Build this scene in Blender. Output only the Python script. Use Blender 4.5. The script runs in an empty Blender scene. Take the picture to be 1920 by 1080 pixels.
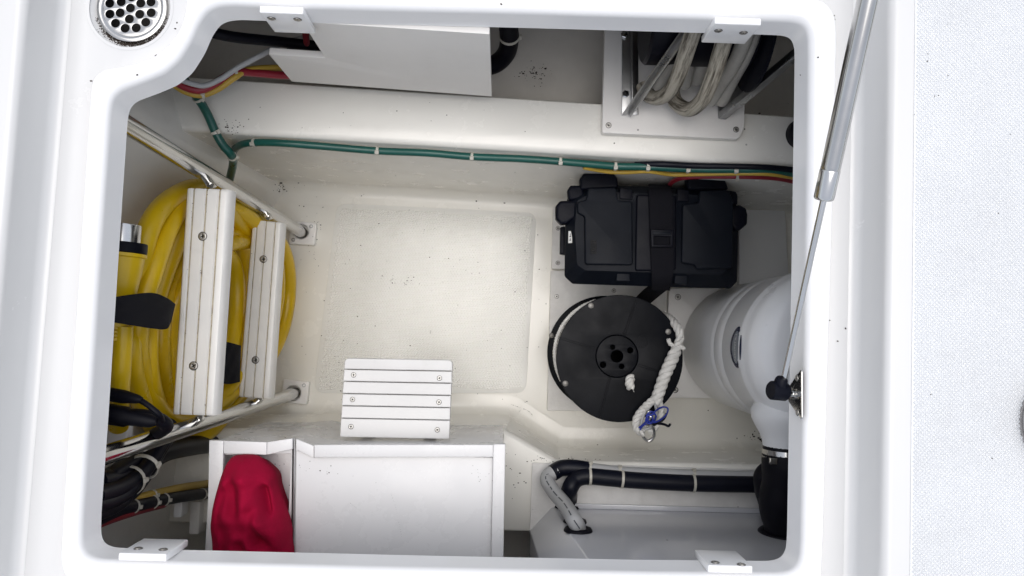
import bpy, bmesh, math, random
from mathutils import Vector, Matrix, noise
random.seed(7)
SC = bpy.context.scene
COL = SC.collection
PI = math.pi
R = math.radians

# ------------------------------------------------------------------ camera
F = 1400.0                       # focal length in pixels of the 1920 px wide photograph
CZ = 1.05                        # camera height above the hatch flange (z = 0)
ax = Vector((1.0, -0.031, -0.0139)).normalized()
ay = Vector((0.031, 0.998, -0.055)); ay = (ay - ax * ay.dot(ax)).normalized()
az = ax.cross(ay)
ROT = Matrix((ax, ay, az))       # camera space -> world space
cam_d = bpy.data.cameras.new("camera")
cam_d.sensor_width = 36.0
cam_d.lens = F / 1920 * 36.0
cam_d.clip_start = 0.02
cam_d.clip_end = 200
cam = bpy.data.objects.new("camera", cam_d)
COL.objects.link(cam)
cam.matrix_world = Matrix.Translation((0, 0, CZ)) @ ROT.to_4x4()
SC.camera = cam

# ------------------------------------------------------------------ world, sun, exposure
SUN_EL, SUN_AZ = R(86), R(15)
w = bpy.data.worlds.new("World"); SC.world = w
w.use_nodes = True
nt = w.node_tree
sky = nt.nodes.new("ShaderNodeTexSky")
sky.sky_type = 'NISHITA'
sky.sun_disc = False
sky.sun_elevation = SUN_EL
sky.sun_rotation = SUN_AZ
sky.air_density = 1.0
sky.dust_density = 3.0
sky.ozone_density = 1.0
bg = nt.nodes["Background"]
bg.inputs["Strength"].default_value = 0.15
hz_ = nt.nodes.new("ShaderNodeHueSaturation")       # hazy, milky sky
hz_.inputs["Saturation"].default_value = 0.36
nt.links.new(sky.outputs[0], hz_.inputs["Color"])
nt.links.new(hz_.outputs[0], bg.inputs["Color"])
sun_d = bpy.data.lights.new("sun", 'SUN')
sun_d.energy = 0.55
sun_d.angle = R(60)
sun_d.color = (1.0, 0.96, 0.90)
sun = bpy.data.objects.new("sun", sun_d)
COL.objects.link(sun)
dirv = Vector((math.sin(SUN_AZ) * math.cos(SUN_EL), math.cos(SUN_AZ) * math.cos(SUN_EL), math.sin(SUN_EL)))
sun.rotation_euler = dirv.to_track_quat('Z', 'Y').to_euler()
sun.location = (0, 0, 5)
SC.view_settings.view_transform = 'Standard'
SC.view_settings.look = 'None'
SC.view_settings.exposure = 0.60
SC.view_settings.gamma = 1.0
SC.view_settings.use_curve_mapping = False
SC.render.engine = 'CYCLES'
SC.cycles.max_bounces = 14
SC.cycles.diffuse_bounces = 12
SC.cycles.glossy_bounces = 6
SC.cycles.caustics_reflective = False
SC.cycles.caustics_refractive = False
SC.cycles.use_denoising = True
try:
    SC.cycles.denoiser = 'OPENIMAGEDENOISE'
except Exception:
    pass

# ------------------------------------------------------------------ measuring the place: a sight line meets a plane
EYE = Vector((0, 0, CZ))
def ray(px, py):
    return ROT @ Vector(((px - 960) / F, -(py - 540) / F, -1.0))
def P(px, py, d):                # on the level d metres under the camera
    r = ray(px, py); return EYE + r * (d / -r.z)
def PX(px, py, X):
    r = ray(px, py); return EYE + r * (X / r.x)
def PY(px, py, Y):
    r = ray(px, py); return EYE + r * (Y / r.y)
def PN(px, py, o, n):
    r = ray(px, py); return EYE + r * ((o - EYE).dot(n) / r.dot(n))
def Z(d): return CZ - d

# ------------------------------------------------------------------ materials
MATS = {}
def nodes_of(name):
    m = bpy.data.materials.new(name); m.use_nodes = True
    t = m.node_tree
    return m, t, t.nodes["Principled BSDF"]
def mat(name, col, rough=0.4, metal=0.0, var=0.0, vscale=8.0, bump=0.0, bscale=200.0, specks=0.0, sscale=55.0,
        coat=0.0, grime=0.0, grime_col=(0.25, 0.2, 0.13), rvar=0.0, sheen=0.0, aniso=None, spec=0.5):
    if name in MATS: return MATS[name]
    m, t, b = nodes_of(name)
    N, L = t.nodes, t.links
    b.inputs["Roughness"].default_value = rough
    b.inputs["Metallic"].default_value = metal
    b.inputs["Specular IOR Level"].default_value = spec
    if coat:
        b.inputs["Coat Weight"].default_value = coat
        b.inputs["Coat Roughness"].default_value = 0.12
    if sheen:
        b.inputs["Sheen Weight"].default_value = sheen
    tc = N.new("ShaderNodeTexCoord")
    cur = None
    rgb = N.new("ShaderNodeRGB"); rgb.outputs[0].default_value = (*col, 1)
    cur = rgb.outputs[0]
    def mix(fac, a, bcol):
        x = N.new("ShaderNodeMix"); x.data_type = 'RGBA'
        L.new(fac, x.inputs[0]); L.new(a, x.inputs[6])
        if isinstance(bcol, tuple): x.inputs[7].default_value = (*bcol, 1)
        else: L.new(bcol, x.inputs[7])
        return x.outputs[2]
    def ramp(src, p0, p1, v0=0.0, v1=1.0):
        x = N.new("ShaderNodeMapRange"); L.new(src, x.inputs[0])
        x.inputs[1].default_value = p0; x.inputs[2].default_value = p1
        x.inputs[3].default_value = v0; x.inputs[4].default_value = v1
        return x.outputs[0]
    def nz(scale, detail=4.0, rough_=0.55, vec=None):
        x = N.new("ShaderNodeTexNoise"); x.inputs["Scale"].default_value = scale
        x.inputs["Detail"].default_value = detail; x.inputs["Roughness"].default_value = rough_
        L.new(vec or tc.outputs["Object"], x.inputs["Vector"])
        return x.outputs[0]
    if var:
        n = nz(vscale)
        f = ramp(n, 0.35, 0.7)
        cur = mix(f, cur, tuple(max(0, c * (1 - var)) for c in col))
    if grime:
        n = nz(5.0, 8.0, 0.7)
        n2 = nz(45.0, 5.0, 0.7)
        a = ramp(n, 0.52, 0.8)
        bb = ramp(n2, 0.45, 0.7)
        mm = N.new("ShaderNodeMath"); mm.operation = 'MULTIPLY'; L.new(a, mm.inputs[0]); L.new(bb, mm.inputs[1])
        m2 = N.new("ShaderNodeMath"); m2.operation = 'MULTIPLY'; L.new(mm.outputs[0], m2.inputs[0]); m2.inputs[1].default_value = grime
        cur = mix(m2.outputs[0], cur, grime_col)
    if specks:
        v = N.new("ShaderNodeTexVoronoi"); v.inputs["Scale"].default_value = sscale
        L.new(tc.outputs["Object"], v.inputs["Vector"])
        sx = N.new("ShaderNodeSeparateColor"); L.new(v.outputs["Color"], sx.inputs[0])
        gate = ramp(sx.outputs[0], 1 - specks - 0.002, 1 - specks + 0.002)
        cl = nz(2.5, 2.0)
        gate2 = ramp(cl, 0.42, 0.55)
        size = N.new("ShaderNodeMath"); size.operation = 'MULTIPLY_ADD'
        L.new(sx.outputs[1], size.inputs[0]); size.inputs[1].default_value = 0.075; size.inputs[2].default_value = 0.02
        lt = N.new("ShaderNodeMath"); lt.operation = 'LESS_THAN'
        L.new(v.outputs["Distance"], lt.inputs[0]); L.new(size.outputs[0], lt.inputs[1])
        g = N.new("ShaderNodeMath"); g.operation = 'MULTIPLY'; L.new(gate, g.inputs[0]); L.new(lt.outputs[0], g.inputs[1])
        g2 = N.new("ShaderNodeMath"); g2.operation = 'MULTIPLY'; L.new(g.outputs[0], g2.inputs[0]); L.new(gate2, g2.inputs[1])
        cur = mix(g2.outputs[0], cur, (0.03, 0.022, 0.018))
    L.new(cur, b.inputs["Base Color"])
    if rvar:
        n = nz(14.0, 6.0, 0.65)
        L.new(ramp(n, 0.3, 0.75, max(0.03, rough - rvar), rough + rvar), b.inputs["Roughness"])
    if bump:
        n = nz(bscale, 3.0)
        bp = N.new("ShaderNodeBump"); bp.inputs["Strength"].default_value = bump
        bp.inputs["Distance"].default_value = 0.002
        L.new(n, bp.inputs["Height"]); L.new(bp.outputs[0], b.inputs["Normal"])
    MATS[name] = m
    return m

DECK = mat("deck_gelcoat", (0.635, 0.635, 0.632), 0.22, var=0.03, vscale=3, specks=0.035, sscale=42, bump=0.02, bscale=30, rvar=0.08)
RIMM = mat("rim_gelcoat", (0.80, 0.80, 0.805), 0.18, var=0.03, vscale=4, specks=0.02, sscale=50, rvar=0.08)
NONSKID = mat("nonskid_gelcoat", (0.71, 0.722, 0.735), 0.35, var=0.06, vscale=5, specks=0.02, sscale=70, grime=0.10)
CREAM = mat("cream_gelcoat", (0.815, 0.80, 0.745), 0.24, var=0.06, vscale=3, specks=0.10, sscale=42, bump=0.02, bscale=10, grime=0.10, rvar=0.1)
CREAMW = mat("wall_gelcoat", (0.84, 0.825, 0.78), 0.38, var=0.10, vscale=4, specks=0.05, sscale=42, bump=0.12, bscale=12, grime=0.3, rvar=0.1)
MATM = mat("floor_mat_gelcoat", (0.79, 0.785, 0.75), 0.22, var=0.05, vscale=4, specks=0.09, sscale=42, grime=0.25, rvar=0.08)
WHITEP = mat("white_plastic", (0.82, 0.81, 0.79), 0.38, var=0.05, vscale=9, specks=0.05, sscale=55, bump=0.03, bscale=120, grime=0.12)
WHITEB = mat("white_board", (0.80, 0.795, 0.785), 0.33, var=0.05, vscale=5, specks=0.06, sscale=40, bump=0.03, bscale=60, grime=0.15)
PANELW = mat("panel_white", (0.76, 0.74, 0.71), 0.42, var=0.06, vscale=5, specks=0.05, sscale=40, bump=0.03, bscale=50, grime=0.2)
CABW = mat("cabinet_white", (0.68, 0.68, 0.685), 0.30, var=0.04, vscale=5, specks=0.08, sscale=34, grime=0.10, rvar=0.1)
STEPW = mat("step_white", (0.82, 0.81, 0.78), 0.35, var=0.06, vscale=14, specks=0.10, sscale=70, bump=0.06, bscale=160, grime=0.3)
SLATW = mat("slat_white", (0.64, 0.635, 0.625), 0.38, var=0.06, vscale=10, specks=0.05, sscale=60, bump=0.05, bscale=140, grime=0.45, grime_col=(0.33, 0.31, 0.28))
GROOVE = mat("groove_dirt", (0.50, 0.44, 0.33), 0.7, var=0.4, vscale=70)
BOARDP = mat("painted_board", (0.76, 0.75, 0.73), 0.55, var=0.10, vscale=30, specks=0.12, sscale=60, bump=0.25, bscale=120, grime=0.35)
RAW = mat("raw_laminate", (0.36, 0.34, 0.31), 0.6, var=0.3, vscale=6, bump=0.2, bscale=30)
GREYB = mat("grey_board", (0.72, 0.73, 0.74), 0.40, var=0.04, vscale=6, bump=0.04, bscale=60)
BULK = mat("bulkhead_grey", (0.66, 0.63, 0.58), 0.42, metal=0.0, var=0.15, vscale=9, specks=0.08, sscale=60, bump=0.05, bscale=40, grime=0.4)
ACW = mat("grey_white_cover", (0.58, 0.585, 0.61), 0.16, var=0.03, vscale=5, specks=0.02, sscale=40, coat=0.4)
TANKM = mat("tank_plastic", (0.84, 0.85, 0.86), 0.33, var=0.05, vscale=7, bump=0.05, bscale=25, rvar=0.06, specks=0.01, sscale=30)
BLACKP = mat("black_plastic", (0.0035, 0.0042, 0.009), 0.45, spec=0.11, bump=0.08, bscale=500, var=0.25, vscale=10, rvar=0.08)
BLACKL = mat("black_lid_plastic", (0.005, 0.007, 0.012), 0.5, spec=0.13, bump=0.12, bscale=600, var=0.2, vscale=9, rvar=0.08)
SPOOLM = mat("spool_plastic", (0.004, 0.0048, 0.0075), 0.42, spec=0.11, bump=0.06, bscale=90, var=0.35, vscale=14, rvar=0.12, grime=0.08, grime_col=(0.12, 0.11, 0.1))
RUBBER = mat("black_rubber", (0.004, 0.004, 0.008), 0.5, spec=0.16, bump=0.06, bscale=150, var=0.2)
WEB = mat("black_webbing", (0.005, 0.005, 0.008), 0.85, spec=0.2, bump=0.4, bscale=900)
STEEL = mat("stainless", (0.52, 0.515, 0.505), 0.12, metal=1.0, var=0.1, vscale=20, rvar=0.1)
CHROME = mat("chrome", (0.60, 0.60, 0.595), 0.15, metal=1.0, var=0.06, vscale=15, rvar=0.07)
DARKST = mat("dull_steel", (0.46, 0.465, 0.47), 0.34, metal=1.0, var=0.3, vscale=18, rvar=0.12, bump=0.05, bscale=80)
SCREWM = mat("screw_steel", (0.42, 0.41, 0.39), 0.38, metal=1.0)
DARK = mat("dark_recess", (0.012, 0.011, 0.010), 0.8)
YEL = mat("yellow_pvc", (0.70, 0.46, 0.003), 0.33, var=0.22, vscale=9, bump=0.04, bscale=60, rvar=0.08)
YELC = mat("yellow_cable", (0.50, 0.33, 0.05), 0.45, var=0.15, vscale=12)
REDC = mat("red_cable", (0.26, 0.014, 0.028), 0.38, var=0.15, vscale=12)
GREENC = mat("green_hose", (0.006, 0.085, 0.068), 0.33, var=0.2, vscale=10, rvar=0.08)
NAVYC = mat("navy_cable", (0.004, 0.005, 0.012), 0.42, spec=0.22, var=0.25, vscale=14)
TIE = mat("cable_tie_nylon", (0.52, 0.50, 0.44), 0.4, var=0.1, vscale=30)
HOSEG = mat("weathered_hose", (0.30, 0.285, 0.25), 0.75, var=0.2, vscale=14)
PALEH = mat("pale_hose", (0.42, 0.405, 0.37), 0.6, var=0.25, vscale=25, bump=0.2, bscale=60, grime=0.5)
GREYH = mat("grey_hose", (0.42, 0.425, 0.43), 0.42, var=0.06, vscale=20)
REDF = mat("red_fabric", (0.36, 0.002, 0.034), 0.85, var=0.3, vscale=9, bump=0.35, bscale=420, spec=0.15)
ROPE = mat("white_rope", (0.70, 0.69, 0.66), 0.6, var=0.18, vscale=60, bump=0.6, bscale=420)
BLUEC = mat("blue_cord", (0.012, 0.03, 0.30), 0.5, var=0.2, vscale=60)
LABELB = mat("label_navy", (0.012, 0.018, 0.06), 0.25)
LABELG = mat("label_grey", (0.20, 0.22, 0.25), 0.3)
INKL = mat("label_ink", (0.05, 0.055, 0.07), 0.4)
STICK = mat("sticker_white", (0.75, 0.75, 0.73), 0.5)
BOLTG = mat("bolt_grey", (0.30, 0.29, 0.27), 0.5, metal=0.6, var=0.3, vscale=60)
DIRT = mat("dirt", (0.045, 0.032, 0.024), 0.95, var=0.5, vscale=90)
VINYL = mat("grey_vinyl", (0.36, 0.345, 0.34), 0.5, var=0.05, vscale=10, bump=0.05, bscale=300)

# weathered hose gets long cracks
def cracks(m):
    t = m.node_tree; N, L = t.nodes, t.links; b = N["Principled BSDF"]
    uv = N.new("ShaderNodeTexCoord")
    mp = N.new("ShaderNodeMapping"); mp.inputs["Scale"].default_value = (9, 0.8, 1)
    L.new(uv.outputs["UV"], mp.inputs[0])
    n = N.new("ShaderNodeTexNoise"); n.inputs["Scale"].default_value = 1.0; n.inputs["Detail"].default_value = 7
    n.inputs["Roughness"].default_value = 0.7
    L.new(mp.outputs[0], n.inputs["Vector"])
    r = N.new("ShaderNodeValToRGB")
    r.color_ramp.elements[0].position = 0.38; r.color_ramp.elements[0].color = (0.07, 0.058, 0.042, 1)
    r.color_ramp.elements[1].position = 0.54; r.color_ramp.elements[1].color = (0.40, 0.37, 0.305, 1)
    L.new(n.outputs[0], r.inputs[0]); L.new(r.outputs[0], b.inputs["Base Color"])
    bp = N.new("ShaderNodeBump"); bp.inputs["Strength"].default_value = 0.9; bp.inputs["Distance"].default_value = 0.003
    L.new(n.outputs[0], bp.inputs["Height"]); L.new(bp.outputs[0], b.inputs["Normal"])
cracks(HOSEG)

# ------------------------------------------------------------------ objects and meshes
def tag(o, label=None, cat=None, group=None, kind=None):
    if label: o["label"] = label
    if cat: o["category"] = cat
    if group: o["group"] = group
    if kind: o["kind"] = kind
    return o
def thing(name, base, label, cat, group=None):
    o = bpy.data.objects.new(name, None)
    o.empty_display_size = 0.05
    o.location = base
    COL.objects.link(o)
    return tag(o, label, cat, group)
def wloc(o):
    v = Vector(o.location)
    while o.parent: o = o.parent; v += Vector(o.location)
    return v
def link(name, me, m, parent=None, smooth=35, at=None):
    """verts of me are world positions; the object sits at `at` (or at its parent's base)."""
    o = bpy.data.objects.new(name, me)
    COL.objects.link(o)
    base = Vector(at) if at is not None else (wloc(parent) if parent else Vector((0, 0, 0)))
    me.transform(Matrix.Translation(-base))
    if parent:
        o.parent = parent
        o.location = base - wloc(parent)
    else:
        o.location = base
    if m is not None and not me.materials: me.materials.append(m)
    if smooth is not None:
        me.polygons.foreach_set("use_smooth", [True] * len(me.polygons))
        me.set_sharp_from_angle(angle=R(smooth))
    me.update()
    return o
def mesh(verts, faces, name="mesh"):
    me = bpy.data.meshes.new(name)
    me.from_pydata([tuple(v) for v in verts], [], faces)
    me.validate()
    bm = bmesh.new(); bm.from_mesh(me)
    bmesh.ops.recalc_face_normals(bm, faces=bm.faces)
    bm.to_mesh(me); bm.free()
    return me
def join(meshes):
    """several (verts, faces) into one."""
    V, Fc = [], []
    for v, f in meshes:
        k = len(V); V += [tuple(a) for a in v]; Fc += [tuple(i + k for i in q) for q in f]
    return V, Fc
def loft(rings, closed=True, caps=True):
    n = len(rings[0]); V = [v for r in rings for v in r]; Fc = []
    for i in range(len(rings) - 1):
        for j in range(n if closed else n - 1):
            a = i * n + j; b = i * n + (j + 1) % n
            Fc.append((a, b, b + n, a + n))
    if caps and closed:
        Fc.append(tuple(range(n - 1, -1, -1)))
        k = (len(rings) - 1) * n
        Fc.append(tuple(range(k, k + n)))
    return V, Fc
def curve_mesh(outline, holes, thick, bevel, res=2):
    """flat rounded-edge plate in local XY centred on z=0 through a filled 2D curve."""
    cu = bpy.data.curves.new("plate", 'CURVE'); cu.dimensions = '2D'; cu.fill_mode = 'BOTH'
    for pl in [outline] + list(holes):
        s = cu.splines.new('POLY'); s.points.add(len(pl) - 1)
        for p, q in zip(s.points, pl): p.co = (q[0], q[1], 0, 1)
        s.use_cyclic_u = True
    cu.bevel_depth = bevel; cu.bevel_resolution = res
    cu.extrude = max(0.00005, thick / 2 - bevel)
    cu.offset = -bevel
    o = bpy.data.objects.new("tmp", cu); COL.objects.link(o)
    dg = bpy.context.evaluated_depsgraph_get(); dg.update()
    me = bpy.data.meshes.new_from_object(o.evaluated_get(dg))
    bpy.data.objects.remove(o); bpy.data.curves.remove(cu)
    me.materials.clear()
    bm = bmesh.new(); bm.from_mesh(me)
    bmesh.ops.remove_doubles(bm, verts=bm.verts, dist=1e-6)
    bmesh.ops.recalc_face_normals(bm, faces=bm.faces)
    bm.to_mesh(me); bm.free()
    return me
def signed(pl):
    return sum(pl[i][0] * pl[(i + 1) % len(pl)][1] - pl[(i + 1) % len(pl)][0] * pl[i][1] for i in range(len(pl)))
def plate(name, outline, z_top, thick, m, parent=None, bevel=0.001, holes=(), M=None, at=None, res=2, smooth=35):
    outline = [(p[0], p[1]) for p in outline]
    if signed(outline) < 0: outline = outline[::-1]
    hs = []
    for h in holes:
        h = [(p[0], p[1]) for p in h]
        if signed(h) > 0: h = h[::-1]
        hs.append(h)
    me = curve_mesh(outline, hs, thick, bevel, res)
    me.transform(Matrix.Translation((0, 0, z_top - thick / 2)))
    if M is not None: me.transform(M)
    return link(name, me, m, parent, smooth, at)
def rounded(pl, r, n=5):
    """round the corners of a polygon (list of xy); r a number or one per corner."""
    out = []; k = len(pl)
    for i in range(k):
        a, b, c = Vector(pl[i - 1][:2]), Vector(pl[i][:2]), Vector(pl[(i + 1) % k][:2])
        rr = r[i] if isinstance(r, (list, tuple)) else r
        u, v = (a - b), (c - b)
        la, lc = u.length, v.length
        if rr <= 0 or la < 1e-9 or lc < 1e-9: out.append(tuple(b)); continue
        u.normalize(); v.normalize()
        ang = u.angle(v)
        t = min(rr / math.tan(ang / 2), la * 0.49, lc * 0.49)
        p0, p1 = b + u * t, b + v * t
        for q in range(n + 1):
            s = q / n
            out.append(tuple(p0 * (1 - s) ** 2 + b * 2 * s * (1 - s) + p1 * s ** 2))
    return out
def frameX(o, x, z):
    """like frameM, but local x is kept exactly and z only leans towards z."""
    x = Vector(x).normalized(); z = Vector(z); z = (z - x * z.dot(x)).normalized(); y = z.cross(x)
    return Matrix.Translation(o) @ Matrix((x, y, z)).transposed().to_4x4()
def circ(c, r, n=24, a0=0.0, sx=1.0, sy=1.0):
    return [(c[0] + r * sx * math.cos(a0 + 2 * PI * i / n), c[1] + r * sy * math.sin(a0 + 2 * PI * i / n)) for i in range(n)]
def spline(pts, per=8, closed=False):
    pts = [Vector(p) for p in pts]; n = len(pts); out = []
    rng = range(n) if closed else range(n - 1)
    for i in rng:
        p1, p2 = pts[i], pts[(i + 1) % n]
        p0 = pts[i - 1] if (closed or i > 0) else p1 * 2 - p2
        p3 = pts[(i + 2) % n] if (closed or i + 2 < n) else p2 * 2 - p1
        for k in range(per):
            t = k / per
            out.append(0.5 * ((2 * p1) + (p2 - p0) * t + (2 * p0 - 5 * p1 + 4 * p2 - p3) * t * t + (3 * p1 - p0 - 3 * p2 + p3) * t ** 3))
    if not closed: out.append(pts[-1])
    return out
def frames(path, closed=False):
    n = len(path); T = []
    for i in range(n):
        a = path[i - 1] if (closed or i > 0) else path[i]
        b = path[(i + 1) % n] if (closed or i < n - 1) else path[i]
        T.append((b - a).normalized())
    u = T[0].orthogonal().normalized(); fr = []
    for i in range(n):
        u = (u - T[i] * u.dot(T[i]))
        u = u.normalized() if u.length > 1e-9 else T[i].orthogonal().normalized()
        fr.append((T[i], u.copy(), T[i].cross(u)))
    return fr
def tube(path, r, seg=12, closed=False, caps=True):
    fr = frames(path, closed); rings = []
    for i, (p, (t, u, v)) in enumerate(zip(path, fr)):
        rr = r(i / max(1, len(path) - 1)) if callable(r) else r
        rings.append([p + (u * math.cos(2 * PI * j / seg) + v * math.sin(2 * PI * j / seg)) * rr for j in range(seg)])
    if closed:
        n, m = len(rings), seg
        V = [x for q in rings for x in q]; Fc = []
        # find the twist between the last and the first ring
        best = min(range(seg), key=lambda s: (rings[-1][0] - rings[0][s]).length)
        for i in range(n - 1):
            for j in range(seg):
                a, b = i * m + j, i * m + (j + 1) % m
                Fc.append((a, b, b + m, a + m))
        for j in range(seg):
            a, b = (n - 1) * m + j, (n - 1) * m + (j + 1) % m
            Fc.append((a, b, (j + 1 + best) % m, (j + best) % m))
        return V, Fc
    return loft(rings, True, caps)
def tube_obj(name, pts, r, m, parent=None, seg=12, per=8, closed=False, smooth=50, at=None, straight=False):
    path = [Vector(p) for p in pts] if straight else spline(pts, per, closed)
    return link(name, mesh(*tube(path, r, seg, closed)), m, parent, smooth, at)
def lathe(profile, o, axis, seg=32, cap=True):
    """profile: (radius, distance along axis)."""
    axis = Vector(axis).normalized(); u = axis.orthogonal().normalized(); v = axis.cross(u)
    rings = [[Vector(o) + axis * h + (u * math.cos(2 * PI * j / seg) + v * math.sin(2 * PI * j / seg)) * max(r, 1e-5) for j in range(seg)] for r, h in profile]
    return loft(rings, True, cap)
def box_bm(lo, hi, bevel=0.0, seg=2):
    bm = bmesh.new(); bmesh.ops.create_cube(bm, size=1.0)
    lo, hi = Vector(lo), Vector(hi); c = (lo + hi) / 2; s = hi - lo
    for v in bm.verts: v.co = Vector((v.co.x * s.x, v.co.y * s.y, v.co.z * s.z)) + c
    if bevel: bmesh.ops.bevel(bm, geom=list(bm.edges), offset=bevel, segments=seg, affect='EDGES', profile=0.5)
    return bm
def box(name, lo, hi, m, parent=None, bevel=0.001, M=None, at=None, seg=2):
    bm = box_bm(lo, hi, bevel, seg); me = bpy.data.meshes.new(name); bm.to_mesh(me); bm.free()
    if M is not None: me.transform(M)
    return link(name, me, m, parent, 35, at)
def frameM(o, x, z):
    """matrix with origin o, local x along x and local z along z."""
    z = Vector(z).normalized(); x = Vector(x); x = (x - z * x.dot(z)).normalized(); y = z.cross(x)
    return Matrix.Translation(o) @ Matrix((x, y, z)).transposed().to_4x4()
def xy(px, py, d):
    p = P(px, py, d); return (p.x, p.y)
def poly(pts, d): return [xy(a, b, d) for a, b in pts]

# a countersunk cross-head screw, shared by every screwed part
def screw_mesh(r):
    key = "screw%.4f" % r
    if key in bpy.data.meshes: return bpy.data.meshes[key]
    a, b = r * 0.13, r * 0.55
    cross = [(-a, -b), (a, -b), (a, -a), (b, -a), (b, a), (a, a), (a, b), (-a, b), (-a, a), (-b, a), (-b, -a), (-a, -a)]
    me = curve_mesh(circ((0, 0), r, 20), [cross[::-1]], 0.0016, 0.0004, 1)
    me.name = key
    bm = bmesh.new(); bm.from_mesh(me)
    vs = [bm.verts.new((r * 0.8 * math.cos(2 * PI * i / 12), r * 0.8 * math.sin(2 * PI * i / 12), -0.0004)) for i in range(12)]
    f = bm.faces.new(vs); f.material_index = 1
    # dirt collar round the head
    v1 = [bm.verts.new((r * 1.0 * math.cos(2 * PI * i / 20), r * 1.0 * math.sin(2 * PI * i / 20), -0.0002)) for i in range(20)]
    v2 = [bm.verts.new((r * 1.16 * math.cos(2 * PI * i / 20), r * 1.16 * math.sin(2 * PI * i / 20), -0.0003)) for i in range(20)]
    for i in range(20):
        f = bm.faces.new((v1[i], v1[(i + 1) % 20], v2[(i + 1) % 20], v2[i])); f.material_index = 1
    bm.to_mesh(me); bm.free()
    me.materials.append(SCREWM); me.materials.append(DARK)
    me.polygons.foreach_set("use_smooth", [True] * len(me.polygons)); me.set_sharp_from_angle(angle=R(35))
    return me
def screw(pos, parent, r=0.004, normal=(0, 0, 1), rot=None, name="screw", dark=False):
    me = screw_mesh(r)
    if dark:
        if me.name + "d" not in bpy.data.meshes:
            m2 = me.copy(); m2.name = me.name + "d"; m2.materials[0] = DARKST; m2.materials[1] = DARK
        me = bpy.data.meshes[me.name + "d"]
    o = bpy.data.objects.new(name, me); COL.objects.link(o)
    o.parent = parent
    q = Vector(normal).to_track_quat('Z', 'Y')
    e = (q.to_matrix() @ Matrix.Rotation(random.uniform(0, PI) if rot is None else rot, 3, 'Z')).to_euler()
    o.rotation_euler = e
    o.location = Vector(pos) + Vector(normal).normalized() * 0.0008 - wloc(parent)
    return o
def tie(parent, path, i, r, head_dir=(0, 0, 1), wdt=0.0025, name="cable_tie", m=None):
    """a nylon tie round a hose at path point i."""
    a, b = path[max(0, i - 1)], path[min(len(path) - 1, i + 1)]
    t = (b - a).normalized(); p = path[i]
    n = 18; u = t.orthogonal().normalized(); v = t.cross(u)
    rings = []
    for j in range(n):
        d = u * math.cos(2 * PI * j / n) + v * math.sin(2 * PI * j / n)
        rings.append([p + d * (r + 0.0002) - t * wdt, p + d * (r + 0.0014) - t * wdt, p + d * (r + 0.0014) + t * wdt, p + d * (r + 0.0002) + t * wdt])
    V, Fc = loft(rings, True, False)
    for j in range(4):
        a_, b_ = (n - 1) * 4 + j, (n - 1) * 4 + (j + 1) % 4
        Fc.append((a_, b_, (j + 1) % 4, j))
    hd = Vector(head_dir); hd = (hd - t * hd.dot(t)).normalized(); s = t.cross(hd)
    c = p + hd * (r + 0.0026); hv = []
    for x in (-1, 1):
        for y in (-1, 1):
            for zz in (-1, 1): hv.append(c + t * x * wdt * 1.5 + s * y * 0.0032 + hd * zz * 0.0022)
    hf = [(0, 1, 3, 2), (4, 6, 7, 5), (0, 4, 5, 1), (2, 3, 7, 6), (0, 2, 6, 4), (1, 5, 7, 3)]
    V, Fc = join([(V, Fc), (hv, hf)])
    return link(name, mesh(V, Fc), m or TIE, parent, 40)
def near(path, pos):
    return min(range(len(path)), key=lambda i: (path[i] - pos).length)

# ================================================================== the deck
def px_poly(pts, d): return [P(a, b, d) for a, b in pts]
# opening of the hatch: lower edge of the lip, 1.10 m under the camera
open_px = [(452, 37), (580, 42), (1000, 52.5), (1440, 65), (1470, 66.5), (1484, 72), (1490, 90), (1490, 130), (1486, 400), (1481, 700), (1476, 1000),
           (1474, 1030), (1466, 1046), (1445, 1052), (1200, 1050), (800, 1042), (335, 1031), (215, 1027), (196, 1020), (189, 1003), (190, 960), (203, 780), (222, 480),
           (239, 225), (243, 203), (256, 190), (300, 174), (335, 159), (362, 136), (384, 101), (398, 68), (413, 46), (430, 39)]
def chaikin(pts, step, it=3):
    """closed outline resampled at an even step, corners cut smooth."""
    out = []
    n = len(pts)
    for i in range(n):
        a, b = pts[i], pts[(i + 1) % n]; k = max(1, int(round((b - a).length / step)))
        out += [a.lerp(b, q / k) for q in range(k)]
    for _ in range(it):
        m_ = len(out)
        out = [(out[i] * 0.5 + out[i - 1] * 0.25 + out[(i + 1) % m_] * 0.25) for i in range(m_)]
    return out
C0 = chaikin(px_poly(open_px, 1.10), 0.004, 4)
def offset_loop(loop, d, z):
    n = len(loop); out = []
    for i in range(n):
        t = (loop[(i + 1) % n] - loop[i - 1]); nrm = Vector((t.y, -t.x, 0)).normalized()
        p = loop[i] + nrm * d; out.append(Vector((p.x, p.y, z)))
    return out
cen = Vector((-0.07, 0.05, 0))
if (offset_loop(C0, 0.01, 0)[0] - cen).length < (C0[0] - cen).length: C0 = C0[::-1]
FIL = 0.013
rings = [offset_loop(C0, 0.020, Z(1.104)), offset_loop(C0, 0.004, Z(1.104)), offset_loop(C0, 0.0, Z(1.1005)), offset_loop(C0, 0.0006, Z(1.098))]
for k in range(0, 7):
    a = k / 6 * PI / 2
    rings.append(offset_loop(C0, 0.003 + FIL * (1 - math.cos(a)), -FIL + FIL * math.sin(a)))
rim = link("hatch_rim", mesh(*loft(rings, True, False)), RIMM, None, 60)
tag(rim, "white moulded rim with a rounded inner lip around the hatch opening", None, None, "structure")
flange_in = rings[-1]
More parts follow.
